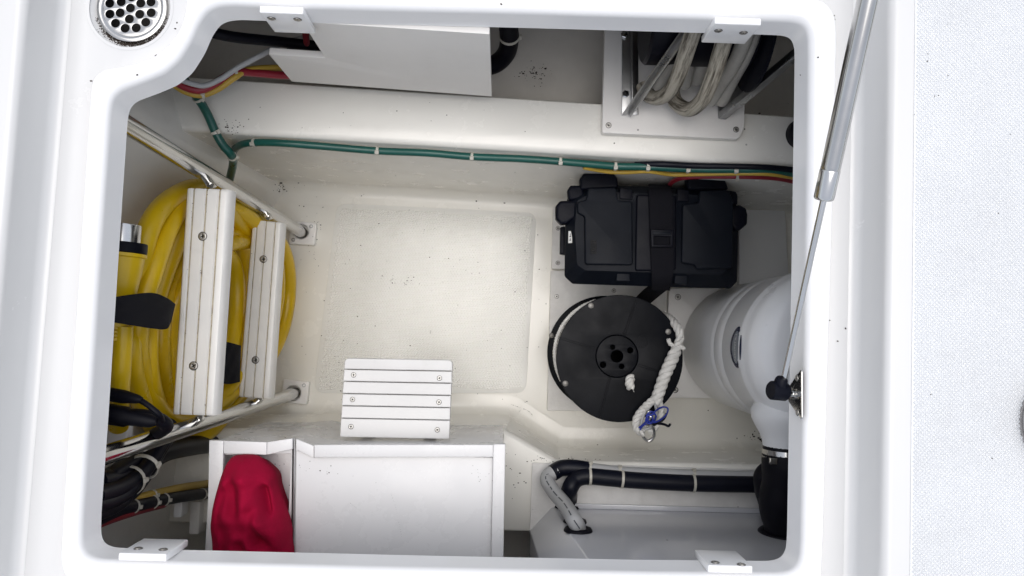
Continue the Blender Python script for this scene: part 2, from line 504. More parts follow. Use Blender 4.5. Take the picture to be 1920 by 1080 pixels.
# flange plate: outer outline with the bite round the drain
fo = [xy(*q) for q in [(560, -60, 1.05), (1545, -2, 1.05), (1566, 22, 1.05), (1570, 60, 1.05), (1562, 400, 1.05), (1553, 700, 1.05), (1545, 1000, 1.05), (1540, 1110, 1.05),
      (1520, 1135, 1.05), (1400, 1135, 1.05), (800, 1115, 1.05), (160, 1095, 1.05), (118, 1085, 1.05), (112, 1050, 1.05), (127, 800, 1.05), (146, 518, 1.05), (160, 300, 1.05), (169, 165, 1.05), (173, 144, 1.05), (184, 132, 1.05),
      (210, 127, 1.05), (240, 122, 1.05), (272, 113, 1.05), (300, 99, 1.05), (325, 74, 1.05), (341, 45, 1.05), (348, 15, 1.05), (349, -15, 1.05), (365, -42, 1.05), (400, -58, 1.05), (470, -62, 1.05)]]
fo = [(p.x, p.y) for p in chaikin([Vector((a, b, 0)) for a, b in fo], 0.006, 5)]
plate("flange", fo, 0.0, 0.012, RIMM, rim, 0.0035, [[(p.x, p.y) for p in offset_loop(C0, FIL + 0.0028 - 0.0035, 0)]], res=3)
# gutter, side walls and decks: one moulding on each side
deck = bpy.data.objects.new("boat_deck", None); COL.objects.link(deck)
tag(deck, "white boat deck with gutter around the hatch", None, None, "structure")
GZ = -0.008
dr_c = P(243, 14, 1.05 + 0.008)
gut = [(-0.655, -2.4), (0.515, -2.4), (0.515, 2.4), (-0.655, 2.4)]
def fil(cx, cz, r, a0, a1, n=6):
    return [(cx + r * math.cos(a0 + (a1 - a0) * i / n), cz + r * math.sin(a0 + (a1 - a0) * i / n)) for i in range(n + 1)]
def side_profile(sgn, x_wall, skew):
    r1, r2, h = 0.014, 0.012, 0.068
    pr = [(x_wall - 0.03, GZ + 0.0001)]
    pr = [(x_wall - r1, GZ)] + fil(x_wall - r1, GZ + r1, r1, -PI / 2, 0)[1:] + fil(x_wall + r2 + 0.002, h - r2, r2, PI, PI / 2) + [(x_wall + 0.06, h + 0.0006), (x_wall + 0.2, h + 0.0008), (2.4, h + 0.0008)]
    rg = []
    for Y in (-2.4, -0.6, -0.3, 0.0, 0.3, 0.6, 2.4):
        rg.append([Vector((sgn * x + (skew * Y if i < len(pr) - 1 else 0), Y, z)) for i, (x, z) in enumerate(pr)])
    return rg, pr
rg, prR = side_profile(1, 0.508, 0.012)
XR = 0.508
link("side_moulding", mesh(*loft(rg, False, False)), DECK, deck, 60)
rg, prL = side_profile(-1, 0.652, 0.018)
link("side_moulding", mesh(*loft(rg, False, False)), DECK, deck, 60)
# gutter sheet between the two side mouldings, open under the flange and round the drain
gl = [Vector((-(0.652 - 0.014) + 0.018 * y, y, 0)) for y in (-2.4, 2.4)]
gr = [Vector((0.508 - 0.014 + 0.012 * y, y, 0)) for y in (-2.4, 2.4)]
gut = [(gl[0].x - 0.0005, -2.4), (gr[0].x + 0.0005, -2.4), (gr[1].x + 0.0005, 2.4), (gl[1].x - 0.0005, 2.4)]
hole = [(p.x, p.y) for p in offset_loop(C0, 0.017, 0)]
drain_r = 82 * 1.058 / F
plate("gutter", gut, GZ - 0.0002, 0.01, DECK, deck, 0.0002, [hole, circ((dr_c.x, dr_c.y), drain_r - 0.004, 48)])
# drain recess
pr = [(drain_r - 0.0035, -0.0105), (drain_r + 0.001, 0.0002), (drain_r - 0.002, -0.0008), (drain_r - 0.005, -0.004), (drain_r - 0.009, -0.0085), (drain_r - 0.0135, -0.0105), (0.0465, -0.012), (0.0465, -0.05)]
link("drain_recess", mesh(*lathe(pr, (dr_c.x, dr_c.y, GZ), (0, 0, 1), 64, False)), DECK, deck, 50)
# non-skid panel on the right-hand deck: diamonds in relief
def deck_z(x): return 0.068 + 0.001 + (min(x - XR, 0.2) - 0.06) / 0.14 * 0.001 if x - XR < 0.2 else 0.0702
zz = 0.0696
ns = plate("nonskid_panel", rounded([(0.5365, -0.95), (1.25, -0.95), (1.25, 0.95), (0.552, 0.95)], 0.02), zz, 0.006, NONSKID, deck, 0.0006)
V, Fc = [], []
pt = 0.0059; hb = 0.0029
ny = int(1.86 / (pt / 2)); row = 0
for j in range(ny):
    y = -0.93 + j * pt / 2
    x = 0.541 + (y + 0.95) * 0.0079 + (pt / 2 if j % 2 else 0)
    while x < 0.86:
        k = len(V); h = 0.0018 + random.uniform(-0.00015, 0.00015)
        V += [(x - hb, y, zz - 0.0001), (x, y - hb, zz - 0.0001), (x + hb, y, zz - 0.0001), (x, y + hb, zz - 0.0001), (x - hb * .35, y, zz + h), (x, y - hb * .35, zz + h), (x + hb * .35, y, zz + h), (x, y + hb * .35, zz + h)]
        for q in range(4): Fc.append((k + q, k + (q + 1) % 4, k + 4 + (q + 1) % 4, k + 4 + q))
        Fc.append((k + 4, k + 5, k + 6, k + 7))
        x += pt
me = bpy.data.meshes.new("nonskid_texture"); me.from_pydata(V, [], Fc)
o = link("nonskid_texture", me, NONSKID, ns, None); o["kind"] = "stuff"
# unidentified rounded grey thing at the edge of the picture
c = P(2004, 792, 0.98)
dome = thing("deck_shape", (c.x, c.y, zz), "smooth grey rounded cushion edge on the textured deck", "shape")
link("cover", mesh(*lathe([(0.062, 0.0), (0.066, 0.008), (0.067, 0.02), (0.064, 0.032), (0.056, 0.041), (0.04, 0.047), (0.0, 0.05)], (c.x, c.y, zz), (0, 0, 1), 48)), VINYL, dome, 60)
link("base", mesh(*lathe([(0.060, -0.001), (0.0662, 0.0), (0.0662, 0.003), (0.062, 0.0032)], (c.x, c.y, zz + 0.0003), (0, 0, 1), 48)), VINYL, dome, 30)

# ================================================================== the locker: floor, walls, ledge, bench
FD = 1.95
floor = plate("locker_floor", [(-0.9, -0.8), (1.0, -0.8), (1.0, 0.9), (-0.9, 0.9)], Z(FD), 0.02, CREAM, None, 0.0005)
tag(floor, "cream moulded floor of the locker", None, None, "structure")
# textured floor panel
mat_px = [(632, 381), (1006, 399), (986, 737), (588, 737)]
mo = poly(mat_px, FD)
pan = plate("textured_panel", rounded(mo, 0.03, 6), Z(FD) + 0.0016, 0.004, MATM, floor, 0.0012)
def inside(pt_, pl, marg):
    n = len(pl); s = 1 if signed(pl) > 0 else -1
    for i in range(n):
        ax_, ay_ = pl[i]; bx, by = pl[(i + 1) % n]
        l = math.hypot(bx - ax_, by - ay_)
        if s * ((bx - ax_) * (pt_[1] - ay_) - (by - ay_) * (pt_[0] - ax_)) / l < marg: return False
    return True
V, Fc = [], []
pz = Z(FD) + 0.0015; pit = 0.0074; hr = 0.0031
xs = [p[0] for p in mo]; ys = [p[1] for p in mo]
j = 0; y = min(ys)
while y < max(ys):
    x = min(xs) + (pit / 2 if j % 2 else 0)
    while x < max(xs):
        if inside((x, y), mo, 0.011):
            k = len(V); h = 0.0020 * max(0.25, min(1.0, 1.0 - (x + 0.02) * 9 * max(0.0, min(1.0, (0.10 - y) * 8)))) if x > -0.02 else 0.0020
            for a in range(6): V.append((x + hr * math.cos(a * PI / 3 + PI / 6), y + hr * math.sin(a * PI / 3 + PI / 6), pz))
            for a in range(6): V.append((x + hr * .62 * math.cos(a * PI / 3 + PI / 6), y + hr * .62 * math.sin(a * PI / 3 + PI / 6), pz + h))
            for a in range(6): Fc.append((k + a, k + (a + 1) % 6, k + 6 + (a + 1) % 6, k + 6 + a))
            Fc.append(tuple(k + 6 + a for a in range(6)))
        x += pit
    y += pit * 0.866; j += 1
me = bpy.data.meshes.new("hex_texture"); me.from_pydata(V, [], Fc)
o = link("hex_texture", me, MATM, pan, None); o["kind"] = "stuff"

# far wall with the ledge on top, built from two sections joined by straight sheets
LD = 1.45
def far_line(pa, pb, d, x):
    a, b = P(*pa, d), P(*pb, d); t = (x - a.x) / (b.x - a.x); return a.y + (b.y - a.y) * t
def edgeY(x): return far_line((500, 254), (1400, 308), LD, x)
def backY(x): return far_line((545, 152), (1480, 213), LD - 0.02, x)
def sect(x, back):
    e = edgeY(x); r = 0.012; r2 = 0.03
    pr = [(e - 0.055, Z(FD) + 0.0008), (e - r2, Z(FD) + 0.0012)] + fil(e - r2, Z(FD) + r2 + 0.001, r2, -PI / 2, 0)[1:]
    pr += fil(e + r, Z(LD) - r, r, PI, PI / 2)
    pr += [(back - 0.003, Z(LD) + 0.004), (back, Z(LD) + 0.002), (back, Z(1.57))]
    return [Vector((x, y, z)) for y, z in pr]
rg = [sect(x, backY(x)) for x in (-0.66, -0.6, -0.5, -0.3, 0.0, 0.3, 0.6, 0.95)]
ledge = link("ledge_wall", mesh(*loft(rg, False, False)), CREAM, None, 60)
tag(ledge, "cream wall and ledge at the far side of the locker", None, None, "structure")
# left wall, plan outline swept from the floor to the deck
plan = [(-0.70, 0.86), (-0.665, 0.56), (-0.632, 0.45), (-0.612, 0.39), (-0.606, 0.345), (-0.635, 0.29), (-0.655, 0.2), (-0.658, -0.18), (-0.664, -0.225), (-0.675, -0.265), (-0.685, -0.31), (-0.695, -0.45), (-0.70, -0.8)]
pl_ = [(p.x, p.y) for p in spline([Vector((a, b, 0)) for a, b in plan], 5)]
rg = []
for d, dx in ((FD + 0.002, 0.03), (FD - 0.012, 0.012), (FD - 0.035, 0.0), (1.6, -0.015), (1.3, -0.04), (1.06, -0.055)):
    rg.append([Vector((x + dx, y, Z(d))) for x, y in pl_])
lw = link("left_wall", mesh(*loft(rg, False, False)), CREAMW, None, 60)
tag(lw, "cream side wall of the locker behind the yellow cable", None, None, "structure")
# right and near walls and the back of the compartments
shell = []
def quad(name, pts, m, label):
    o = link(name, mesh(pts, [tuple(range(len(pts)))]), m, None, None); tag(o, label, None, None, "structure"); return o
quad("right_wall", [(0.82, -0.8, Z(FD)), (0.82, 0.9, Z(FD)), (0.82, 0.9, Z(1.06)), (0.82, -0.8, Z(1.06))], CREAMW, "cream side wall of the locker behind the tank")
quad("near_wall", [(-0.9, -0.72, Z(FD)), (0.9, -0.72, Z(FD)), (0.9, -0.72, Z(1.06)), (-0.9, -0.72, Z(1.06))], CREAMW, "cream wall at the near side of the locker")
quad("compartment_wall", [(-0.9, 0.82, Z(FD)), (0.9, 0.82, Z(FD)), (0.9, 0.82, Z(1.06)), (-0.9, 0.82, Z(1.06))], RAW, "dark wall deep behind the hose reel")
# bulkhead behind the L-shaped board
xa, xb = P(566, 160, 1.43).x, P(1136, 197, 1.43).x
tk = plate("tank_top", [(-0.9, 0.40), (0.9, 0.40), (0.9, 0.86), (-0.9, 0.86)], Z(1.56), 0.02, BULK, None, 0.0005)
tag(tk, "bare grey surface in the low compartment beyond the ledge", None, None, "structure")
# near bench with the jogged riser
BD = 1.66
bot = [(300, 770), (430, 772), (700, 774), (930, 776), (965, 786), (1000, 808), (1036, 830), (1060, 837), (1200, 839), (1500, 842), (1700, 846)]
top = [(280, 800), (430, 803), (700, 803), (925, 802), (952, 809), (995, 833), (1035, 856), (1062, 864), (1200, 867), (1500, 873), (1800, 880)]
bw = spline(px_poly(bot, FD), 4); tw = spline(px_poly(top, BD), 4)
def pull(line, d, z):
    out = []
    for i in range(len(line)):
        t = line[min(i + 1, len(line) - 1)] - line[max(i - 1, 0)]
        nrm = Vector((-t.y, t.x, 0)).normalized()
        q = line[i] + nrm * d; out.append(Vector((q.x, q.y, z)))
    return out
rg = [pull(bw, 0.05, Z(FD) + 0.0008), pull(bw, 0.022, Z(FD) + 0.0016), pull(bw, 0.008, Z(FD) + 0.007), pull(bw, 0.0, Z(FD) + 0.024)]
for k in range(6):
    a = k / 5 * PI / 2
    rg.append(pull(tw, -0.012 * (1 - math.cos(a)) , Z(BD) - 0.012 + 0.012 * math.sin(a)))
rg.append([Vector((p.x, -0.30 if p.x < 0 else -0.34, Z(BD))) for p in pull(tw, -0.03, 0)])
rg.append([Vector((p.x, -0.437, Z(BD))) for p in tw])
rg.append([Vector((p.x, -0.442, Z(BD) - 0.005)) for p in tw])
rg.append([Vector((p.x, -0.442, Z(FD))) for p in tw])
bench = link("bench", mesh(*loft(rg, False, False)), CREAM, None, 60)
tag(bench, "cream moulded bench with a jogged front edge at the near side", None, None, "structure")
lowf = plate("bilge_floor", [(-0.9, -0.8), (1.0, -0.8), (1.0, -0.44), (-0.9, -0.44)], Z(1.88), 0.01, PANELW, None, 0.0005)
tag(lowf, "grey sunken floor beyond the bench edge", None, None, "structure")

# ================================================================== drain strainer
zt = GZ - 0.0052
dr = thing("drain_strainer", (dr_c.x, dr_c.y, GZ - 0.012), "round stainless drain strainer with rings of holes in the gutter corner", "drain")
dc = P(241, 12, 1.058)
sc_ = 1.058 / F
hp = [(dc.x, dc.y)]
for k in range(6): hp.append((dc.x + 21.5 * sc_ * math.cos(R(-92 + 60 * k)), dc.y + 21.5 * sc_ * math.sin(R(-92 + 60 * k))))
for k in range(12): hp.append((dc.x + 40.5 * sc_ * math.cos(R(-11 + 30 * k)), dc.y + 40.5 * sc_ * math.sin(R(-11 + 30 * k))))
dcen = (P(244, 12, 1.058).x, P(244, 12, 1.058).y)
plate("strainer_plate", circ(dcen, 56 * sc_, 48), zt, 0.0016, STEEL, dr, 0.0004, [circ(h, 8.5 * sc_, 18) for h in hp])
link("rim", mesh(*lathe([(55.6 * sc_, 0.0001), (58 * sc_, 0.0018), (62 * sc_, 0.0022), (66 * sc_, 0.001), (67.5 * sc_, -0.004), (66 * sc_, -0.0065), (55.6 * sc_, -0.003)], (*dcen, zt), (0, 0, 1), 64, False)), STEEL, dr, 50)
link("drain_cup", mesh(*lathe([(0.046, -0.006), (0.043, -0.03), (0.02, -0.045), (0.0, -0.046)], (*dcen, zt), (0, 0, 1), 32, False)), DARK, dr, 50)
# dirt: grains lying about (uncountable)
GV, GF = [], []
def grain(p, s):
    k = len(GV); a0 = random.uniform(0, 6)
    e = random.uniform(0.6, 1.9)
    for i in range(5):
        a = a0 + i * 2 * PI / 5
        GV.append((p[0] + s * e * math.cos(a), p[1] + s * math.sin(a), p[2] - 0.0002))
    GV.append((p[0], p[1], p[2] + s * 0.5))
    for i in range(5): GF.append((k + i, k + (i + 1) % 5, k + 5))
def grains(px, py, d, rx, ry, n, smin=0.0004, smax=0.0012, dz=0.0):
    for _ in range(n):
        g = P(px + random.gauss(0, rx), py + random.gauss(0, ry), d); grain((g.x, g.y, g.z + dz), random.uniform(smin, smax) * (1 if random.random() < .8 else 1.5))
def recess_z(r_):
    pts = [(0.0485, -0.0105), (0.0530, -0.0085), (0.0570, -0.0040), (0.0600, -0.0008), (0.0630, 0.0002)]
    for (r0, z0), (r1, z1) in zip(pts, pts[1:]):
        if r_ <= r1: return z0 + (z1 - z0) * max(0, (r_ - r0) / (r1 - r0))
    return 0.0002
for k in range(900):
    a = R(random.triangular(-170, -5, -95)); rr = 0.0512 + abs(random.gauss(0, 0.0028))
    if rr > 0.0605: continue
    px_ = dcen[0] + rr * math.cos(a), dcen[1] + rr * math.sin(a)
    grain((*px_, GZ + recess_z(math.hypot(px_[0] - dr_c.x, px_[1] - dr_c.y)) + 0.0003), random.uniform(0.0003, 0.0010))
grains(432, 242, LD, 10, 7, 34, 0.0004, 0.001, 0.001)
grains(515, 335, FD, 26, 16, 46, 0.0004, 0.0013, 0.02)
grains(532, 355, FD, 5, 5, 14, 0.0008, 0.0018, 0.02)
grains(735, 527, FD, 5, 4, 16, 0.0004, 0.001, 0.003)
grains(762, 528, FD, 9, 4, 26, 0.0004, 0.001, 0.003)
grains(640, 690, FD, 22, 22, 42, 0.0004, 0.0011, 0.003)
grains(560, 780, FD, 40, 8, 36, 0.0004, 0.0012, 0.001)
grains(900, 712, FD, 8, 18, 34, 0.0004, 0.001, 0.001)
grains(590, 450, FD, 6, 26, 26, 0.0004, 0.001, 0.001)
grains(1060, 862, BD, 40, 4, 30, 0.0004, 0.0012, 0.001)
grains(965, 880, BD, 16, 40, 18, 0.0004, 0.0014, 0.001)
grains(1416, 826, FD, 14, 8, 60, 0.0008, 0.0026, 0.001)
grains(1432, 826, FD, 6, 9, 40, 0.0014, 0.0036, 0.002)
grains(1460, 365, FD, 9, 7, 26, 0.0008, 0.0028, 0.01)
grains(1010, 1005, 1.88, 0, 0, 0)
for _ in range(120):
    grains(random.uniform(560, 1030), random.uniform(340, 830), FD, 0, 0, 1, 0.0005, 0.0013, 0.003)
for _ in range(26):
    grains(random.uniform(440, 1480), random.uniform(190, 250), LD, 0, 0, 1, 0.0005, 0.0012, 0.003)
for q in ((940, 8), (332, 42), (329, 54), (170, 152), (258, 140), (293, 104), (1533, 107), (1500, 140), (1560, 160), (1680, 171), (1568, 26), (1570, 32), (1560, 70), (1565, 130), (1560, 600), (1575, 640), (1590, 616), (1600, 830)):
    grains(q[0], q[1], 1.05, 0.6, 0.6, 2, 0.0006, 0.0011, 0.0005 if q[0] < 1550 else -0.007)
for q in ((1738, 102), (1739, 117), (1775, 45), (1751, 181), (1775, 142), (1758, 179), (1827, 173), (1821, 257), (1892, 253), (1713, 216), (1720, 142), (1870, 400), (1730, 600), (1745, 740), (1860, 858), (1855, 852), (1728, 975)):
    grains(q[0], q[1], 0.981, 0.8, 0.8, 2, 0.0003, 0.0007, 0.0015)
def scratch(pts, d, s=0.00032, dz=0.0004):
    ln = spline([P(a, b, d) for a, b in pts], 14)
    for q in ln:
        if random.random() < 0.75: grain((q.x, q.y, q.z + dz), s * random.uniform(0.5, 1.3))
scratch([(733, 925), (742, 952), (754, 1010)], 1.349)
scratch([(655, 942), (668, 952)], 1.349)
scratch([(1270, 258), (1285, 240)], LD, 0.0003, 0.003)
scratch([(958, 758), (975, 764), (990, 770), (998, 778)], FD, 0.0006, 0.004)
grains(640, 885, 1.349, 60, 14, 16, 0.0003, 0.0007, 0.0005); grains(900, 880, 1.349, 14, 22, 14, 0.0003, 0.0008, 0.0005)
grains(525, 890, 1.395, 14, 30, 16, 0.0004, 0.0009, 0.0006)
for yq in (352, 400, 520, 600, 700, 762):
    for xq in (363, 388, 411):
        grains(xq - (yq - 352) * 0.064, yq, 1.375, 1.2, 14, 3, 0.0003, 0.0007, -0.0005)
grains(1003, 138, 1.56, 14, 9, 70, 0.0004, 0.0013, 0.0008)
grains(600, 100, 1.30, 0, 0, 0)
me = bpy.data.meshes.new("dirt"); me.from_pydata(GV, [], GF)
o = link("dirt", me, DIRT, None, None); tag(o, "dark specks of dirt scattered over the gelcoat", None, None, "stuff")

# ================================================================== support plates on the rim
def rim_plate(pts_bottom, Yface, sgn, label, screws, ztop, zbot):
    a, b = PY(*pts_bottom[0], Yface), PY(*pts_bottom[1], Yface)
    x0, x1 = a.x, b.x
    t = thing("rim_plate", ((x0 + x1) / 2, Yface, zbot), label, "plate", "white plates screwed inside the hatch rim")
    y0, y1 = sorted((Yface, Yface + sgn * 0.0105))
    box("plate", (x0, y0, zbot), (x1, y1, ztop), WHITEB if False else RIMM, t, 0.0018, seg=3)
    for s in screws:
        p = PY(*s, Yface); screw((p.x, Yface, p.z), t, 0.0052, (0, -sgn, 0))
    return t
Yt = PY(1000, 52.5, 1).y
def lipY(px, py): return P(px, py, 1.10).y
ya = lipY(540, 41.5); yb = lipY(1375, 62); yc = lipY(290, 1029); yd = lipY(1370, 1051.5)
rim_plate(((501, 43), (580, 45)), ya - 0.0095, 1, "white two-screw plate on the far rim near the drain", ((509, 34), (558, 36)), 0.004, Z(1.118))
rim_plate(((1324, 67), (1409, 69)), yb - 0.0095, 1, "white two-screw plate on the far rim above the hose reel", ((1347, 57), (1394, 61)), 0.004, Z(1.118))
rim_plate(((247, 1022), (334, 1024)), yc + 0.0095, -1, "white two-screw plate on the near rim beside the red bag", ((259, 1029), (306, 1031)), 0.004, Z(1.118))
rim_plate(((1317, 1047), (1398, 1049)), yd + 0.0095, -1, "white two-screw plate on the near rim below the black exhaust hose", ((1341, 1055), (1390, 1059)), 0.004, Z(1.118))

# ================================================================== gas strut and its bracket
S = P(1466, 728, 1.065); E = P(1648, -95, 0.83)
dirs = (E - S).normalized(); Ln = (E - S).length
def on_strut(py):
    lo, hi = 0.0, 1.0
    for _ in range(40):
        m_ = (lo + hi) / 2; q = S + (E - S) * m_
        v = ROT.transposed() @ (q - EYE); yy = 540 - F * v.y / -v.z
        if yy > py: lo = m_
        else: hi = m_
    return S + (E - S) * lo
st = thing("gas_strut", S, "stainless gas strut with a black ball socket leaning across the hatch corner", "gas strut")
a_, b_ = on_strut(374), on_strut(318)
h1, h2 = (a_ - S).length, (b_ - S).length
link("rod", mesh(*lathe([(0.0042, 0.0), (0.0042, h1 + 0.01)], S, dirs, 24)), CHROME, st, 50)
link("end_sleeve", mesh(*lathe([(0.0045, h1), (0.0112, h1), (0.0124, h1 + 0.0015), (0.0127, h1 + 0.004), (0.0127, h2 - 0.002), (0.0121, h2)], S, dirs, 40, True)), CHROME, st, 40)
link("cylinder", mesh(*lathe([(0.0110, h2 - 0.003), (0.0121, h2 + 0.001), (0.0122, h2 + 0.004), (0.0122, Ln + 0.25)], S, dirs, 40)), STEEL, st, 40)
sock_c = P(1460, 733, 1.065)
link("ball_socket", mesh(*lathe([(0.0, -0.0135), (0.0118, -0.0135), (0.0135, -0.0115), (0.0135, 0.010), (0.012, 0.0125), (0.0, 0.0125)], sock_c, Vector((1, -0.08, -0.25)), 32)), BLACKP, st, 35)
link("socket_neck", mesh(*lathe([(0.0105, -0.002), (0.0098, 0.012), (0.0085, 0.019), (0.0072, 0.021), (0.004, 0.0212)], sock_c, (on_strut(600) - sock_c), 24)), BLACKP, st, 35)
lipx = P(1481, 740, 1.10).x
bk = thing("strut_bracket", (lipx, P(1490, 738, 1.07).y, -0.03), "triangular stainless bracket holding the strut's ball on the rim", "bracket")
tri = [PX(1503, 691, lipx - 0.003), PX(1503.5, 788, lipx - 0.003), PX(1478, 752, lipx - 0.003), PX(1478, 727, lipx - 0.003)]
tri2 = rounded([(p.y, p.z) for p in tri], 0.003, 4)
Mx = Matrix(((0, 0, -1, 0), (1, 0, 0, 0), (0, 1, 0, 0), (0, 0, 0, 1)))
plate("bracket_plate", tri2, 0.0, 0.0022, STEEL, bk, 0.0004, M=Matrix.Translation((lipx - 0.0032, 0, 0)) @ Mx)
for q in ((1497, 709), (1497.5, 773)):
    p = PX(*q, lipx - 0.0032); screw((lipx - 0.0045, p.y, p.z), bk, 0.0046, (-1, 0, 0))
bp_ = PX(1488, 739, lipx - 0.0032)
link("ball_stud", mesh(*lathe([(0.0075, 0.0), (0.0075, 0.004), (0.005, 0.0045), (0.005, 0.010), (0.0066, 0.012), (0.0066, 0.017), (0.004, 0.02), (0.0, 0.0201)], bp_, sock_c - bp_, 20)), CHROME, bk, 35)

# ================================================================== ladder
ladder = thing("ladder", P(557, 587, FD), "chrome ladder with two white grooved steps against the left wall", "ladder")
r1a, r1b = P(566, 436, 1.94), P(205, 214, 1.108)
r2a, r2b = P(552, 737, 1.94), P(160, 865, 1.108)
for a_, b_ in ((r1a, r1b), (r2a, r2b)):
    link("rail", mesh(*lathe([(0.0152, 0), (0.0152, (b_ - a_).length)], a_, b_ - a_, 32)), CHROME, ladder, 50)
def step(tl, tr, br, bl, d, screws):
    A, B, Cc, D = P(*tl, d), P(*tr, d), P(*br, d), P(*bl, d)
    w_ = (B - A).length
    prof = []   # (u, depth below top)
    gs = (0.19, 0.47, 0.76); gw = 0.030; gd = 0.003
    prof += [(0.0, 0.030), (0.0, 0.012), (0.035, 0.004), (0.07, 0.0008), (0.10, 0.0)]
    for g in gs: prof += [(g - gw * 1.2, 0.0), (g - gw, gd * .4), (g - gw * .5, gd), (g + gw * .5, gd), (g + gw, gd * .4), (g + gw * 1.2, 0.0)]
    prof += [(0.90, 0.0), (0.93, 0.0008), (0.965, 0.004), (1.0, 0.012), (1.0, 0.030)]
    rg = []
    n_ = 14
    for s in [0, 0.006, 0.012] + [k / n_ for k in range(1, n_)] + [0.988, 0.994, 1.0]:
        e = 0.0025 * max(0, 1 - s / 0.012, 1 - (1 - s) / 0.012) ** 2
        a0, a1 = A.lerp(D, s), B.lerp(Cc, s)
        rg.append([a0.lerp(a1, u) + Vector((0, 0, -dz - e)) for u, dz in prof])
    V, Fc = loft(rg, True, True)
    me = mesh(V, Fc); me.materials.append(STEPW); me.materials.append(GROOVE)
    # dirty groove bottoms
    npf = len(prof)
    gi = [i for i in range(npf - 1) if abs(prof[i][1] - gd) < 1e-6 and abs(prof[i + 1][1] - gd) < 1e-6]
    vset = {}
    for f in me.polygons:
        idx = sorted(set(v % npf for v in f.vertices))
        if len(f.vertices) == 4 and len(idx) == 2 and idx[0] in gi and idx[1] == idx[0] + 1: f.material_index = 1
    o = link("step", me, None, ladder, 30)
    for s in screws: screw(P(*s, d), o, 0.0072)
    return A, B, Cc, D
uA = step((347, 352), (432, 355), (404, 780), (320, 777), 1.375, ((380, 443), (363, 686)))
lA = step((471, 412), (530, 417), (507, 748), (444, 744), 1.665, ((494, 486), (479, 675)))
def clip(px, py, d, rail):
    q = P(px, py, d); a_, b_ = rail
    t = (b_ - a_).normalized(); foot = a_ + t * (q - a_).dot(t)
    M = frameX((q + foot) / 2, t, q - foot)
    L_ = (foot - q).length
    box("step_clip", (-0.012, -0.006, -max(0.012, L_ / 2)), (0.012, 0.006, max(0.012, L_ / 2)), CHROME, ladder, 0.002, M=M)
clip(398, 350, 1.392, (r1a, r1b)); clip(378, 782, 1.392, (r2a, r2b))
clip(505, 410, 1.682, (r1a, r1b)); clip(488, 747, 1.682, (r2a, r2b))
for c_px, ang, ctr in (((567, 437), 0.02, (565, 434)), ((553, 735), 0.0, (550, 737))):
    c = P(*c_px, FD - 0.016)
    Mr = Matrix.Translation((c.x, c.y, 0)) @ Matrix.Rotation(-0.06 + ang, 4, 'Z')
    rc = P(*ctr, FD - 0.016); loc = Matrix.Rotation(0.06 - ang, 3, 'Z') @ Vector((rc.x - c.x, rc.y - c.y, 0))
    so = plate("rail_socket", rounded([(-0.034, -0.030), (0.034, -0.030), (0.034, 0.030), (-0.034, 0.030)], 0.006), c.z, 0.015, WHITEP, ladder, 0.003, [circ((loc.x, loc.y), 0.0190, 24)], M=Mr, res=3)
    for sx, sy in ((0.021, 0.019), (-0.022, -0.019)):
        p = Mr @ Vector((sx, sy, 0)); screw((p.x, p.y, c.z - 0.0012), so, 0.0052, dark=True)

# ================================================================== yellow shore cable, hung on the left wall
cA, cB = P(545, 560, 1.92), P(240, 560, 1.275)
cn = (Vector((0, 1, 0)).cross(cA - cB)).normalized()
if cn.x < 0: cn = -cn
def W(px, py, k=0.0): return PN(px, py, cA + cn * (k - 0.045 * max(0, (py - 620) / 220)), cn)
coil = thing("shore_power_cable", W(380, 590), "coiled yellow shore power cable with plug hanging behind the ladder", "cable")
loops = [
    [(247, 590), (262, 495), (285, 415), (325, 370), (375, 352), (430, 366), (490, 410), (533, 475), (541, 545), (528, 620), (492, 690), (442, 748), (395, 805), (345, 826), (296, 806), (258, 735), (244, 660)],
    [(262, 590), (288, 500), (318, 420), (350, 380), (400, 372), (455, 398), (506, 452), (520, 530), (508, 610), (470, 690), (420, 750), (365, 790), (310, 782), (272, 720), (258, 655)],
    [(283, 590), (312, 500), (342, 430), (380, 400), (430, 398), (476, 440), (490, 520), (480, 610), (450, 690), (400, 755), (345, 790), (300, 770), (280, 710), (276, 650)],
    [(304, 590), (330, 525), (362, 470), (405, 442), (450, 450), (462, 520), (452, 600), (432, 680), (385, 745), (340, 772), (312, 740), (302, 670)],
    [(322, 600), (338, 555), (372, 500), (412, 470), (438, 500), (444, 560), (434, 640), (405, 705), (362, 740), (330, 720), (318, 660)],
]
ks = [-0.006, 0.004, -0.016, -0.022, -0.014, -0.036]
for lp, k0 in zip(loops, ks):
    pts = []
    for i, (a, b) in enumerate(lp):
        pts.append(W(a, b, k0 + 0.012 * math.sin(i * 1.3 + k0 * 100)))
    rr = 0.0188
    tube_obj("cable_turn", pts, rr, YEL, coil, 16, 7, True)
# the crossing turn between the steps
tube_obj("cable_turn", [W(405, 466, .0), W(440, 455, .004), W(470, 456, -.018), W(500, 475, -.032), W(520, 500, 0.0)], 0.0165, YEL, coil, 16, 8)
tube_obj("cable_turn", [W(400, 380, .0), W(430, 400, .004), W(455, 430, -.008), W(480, 470, -.024), W(498, 520, .01)], 0.0165, YEL, coil, 16, 8)
tube_obj("cable_turn", [W(446, 700, .012), W(428, 728, .012), W(405, 752, .005), W(370, 785, 0.0)], 0.0165, YEL, coil, 16, 8)
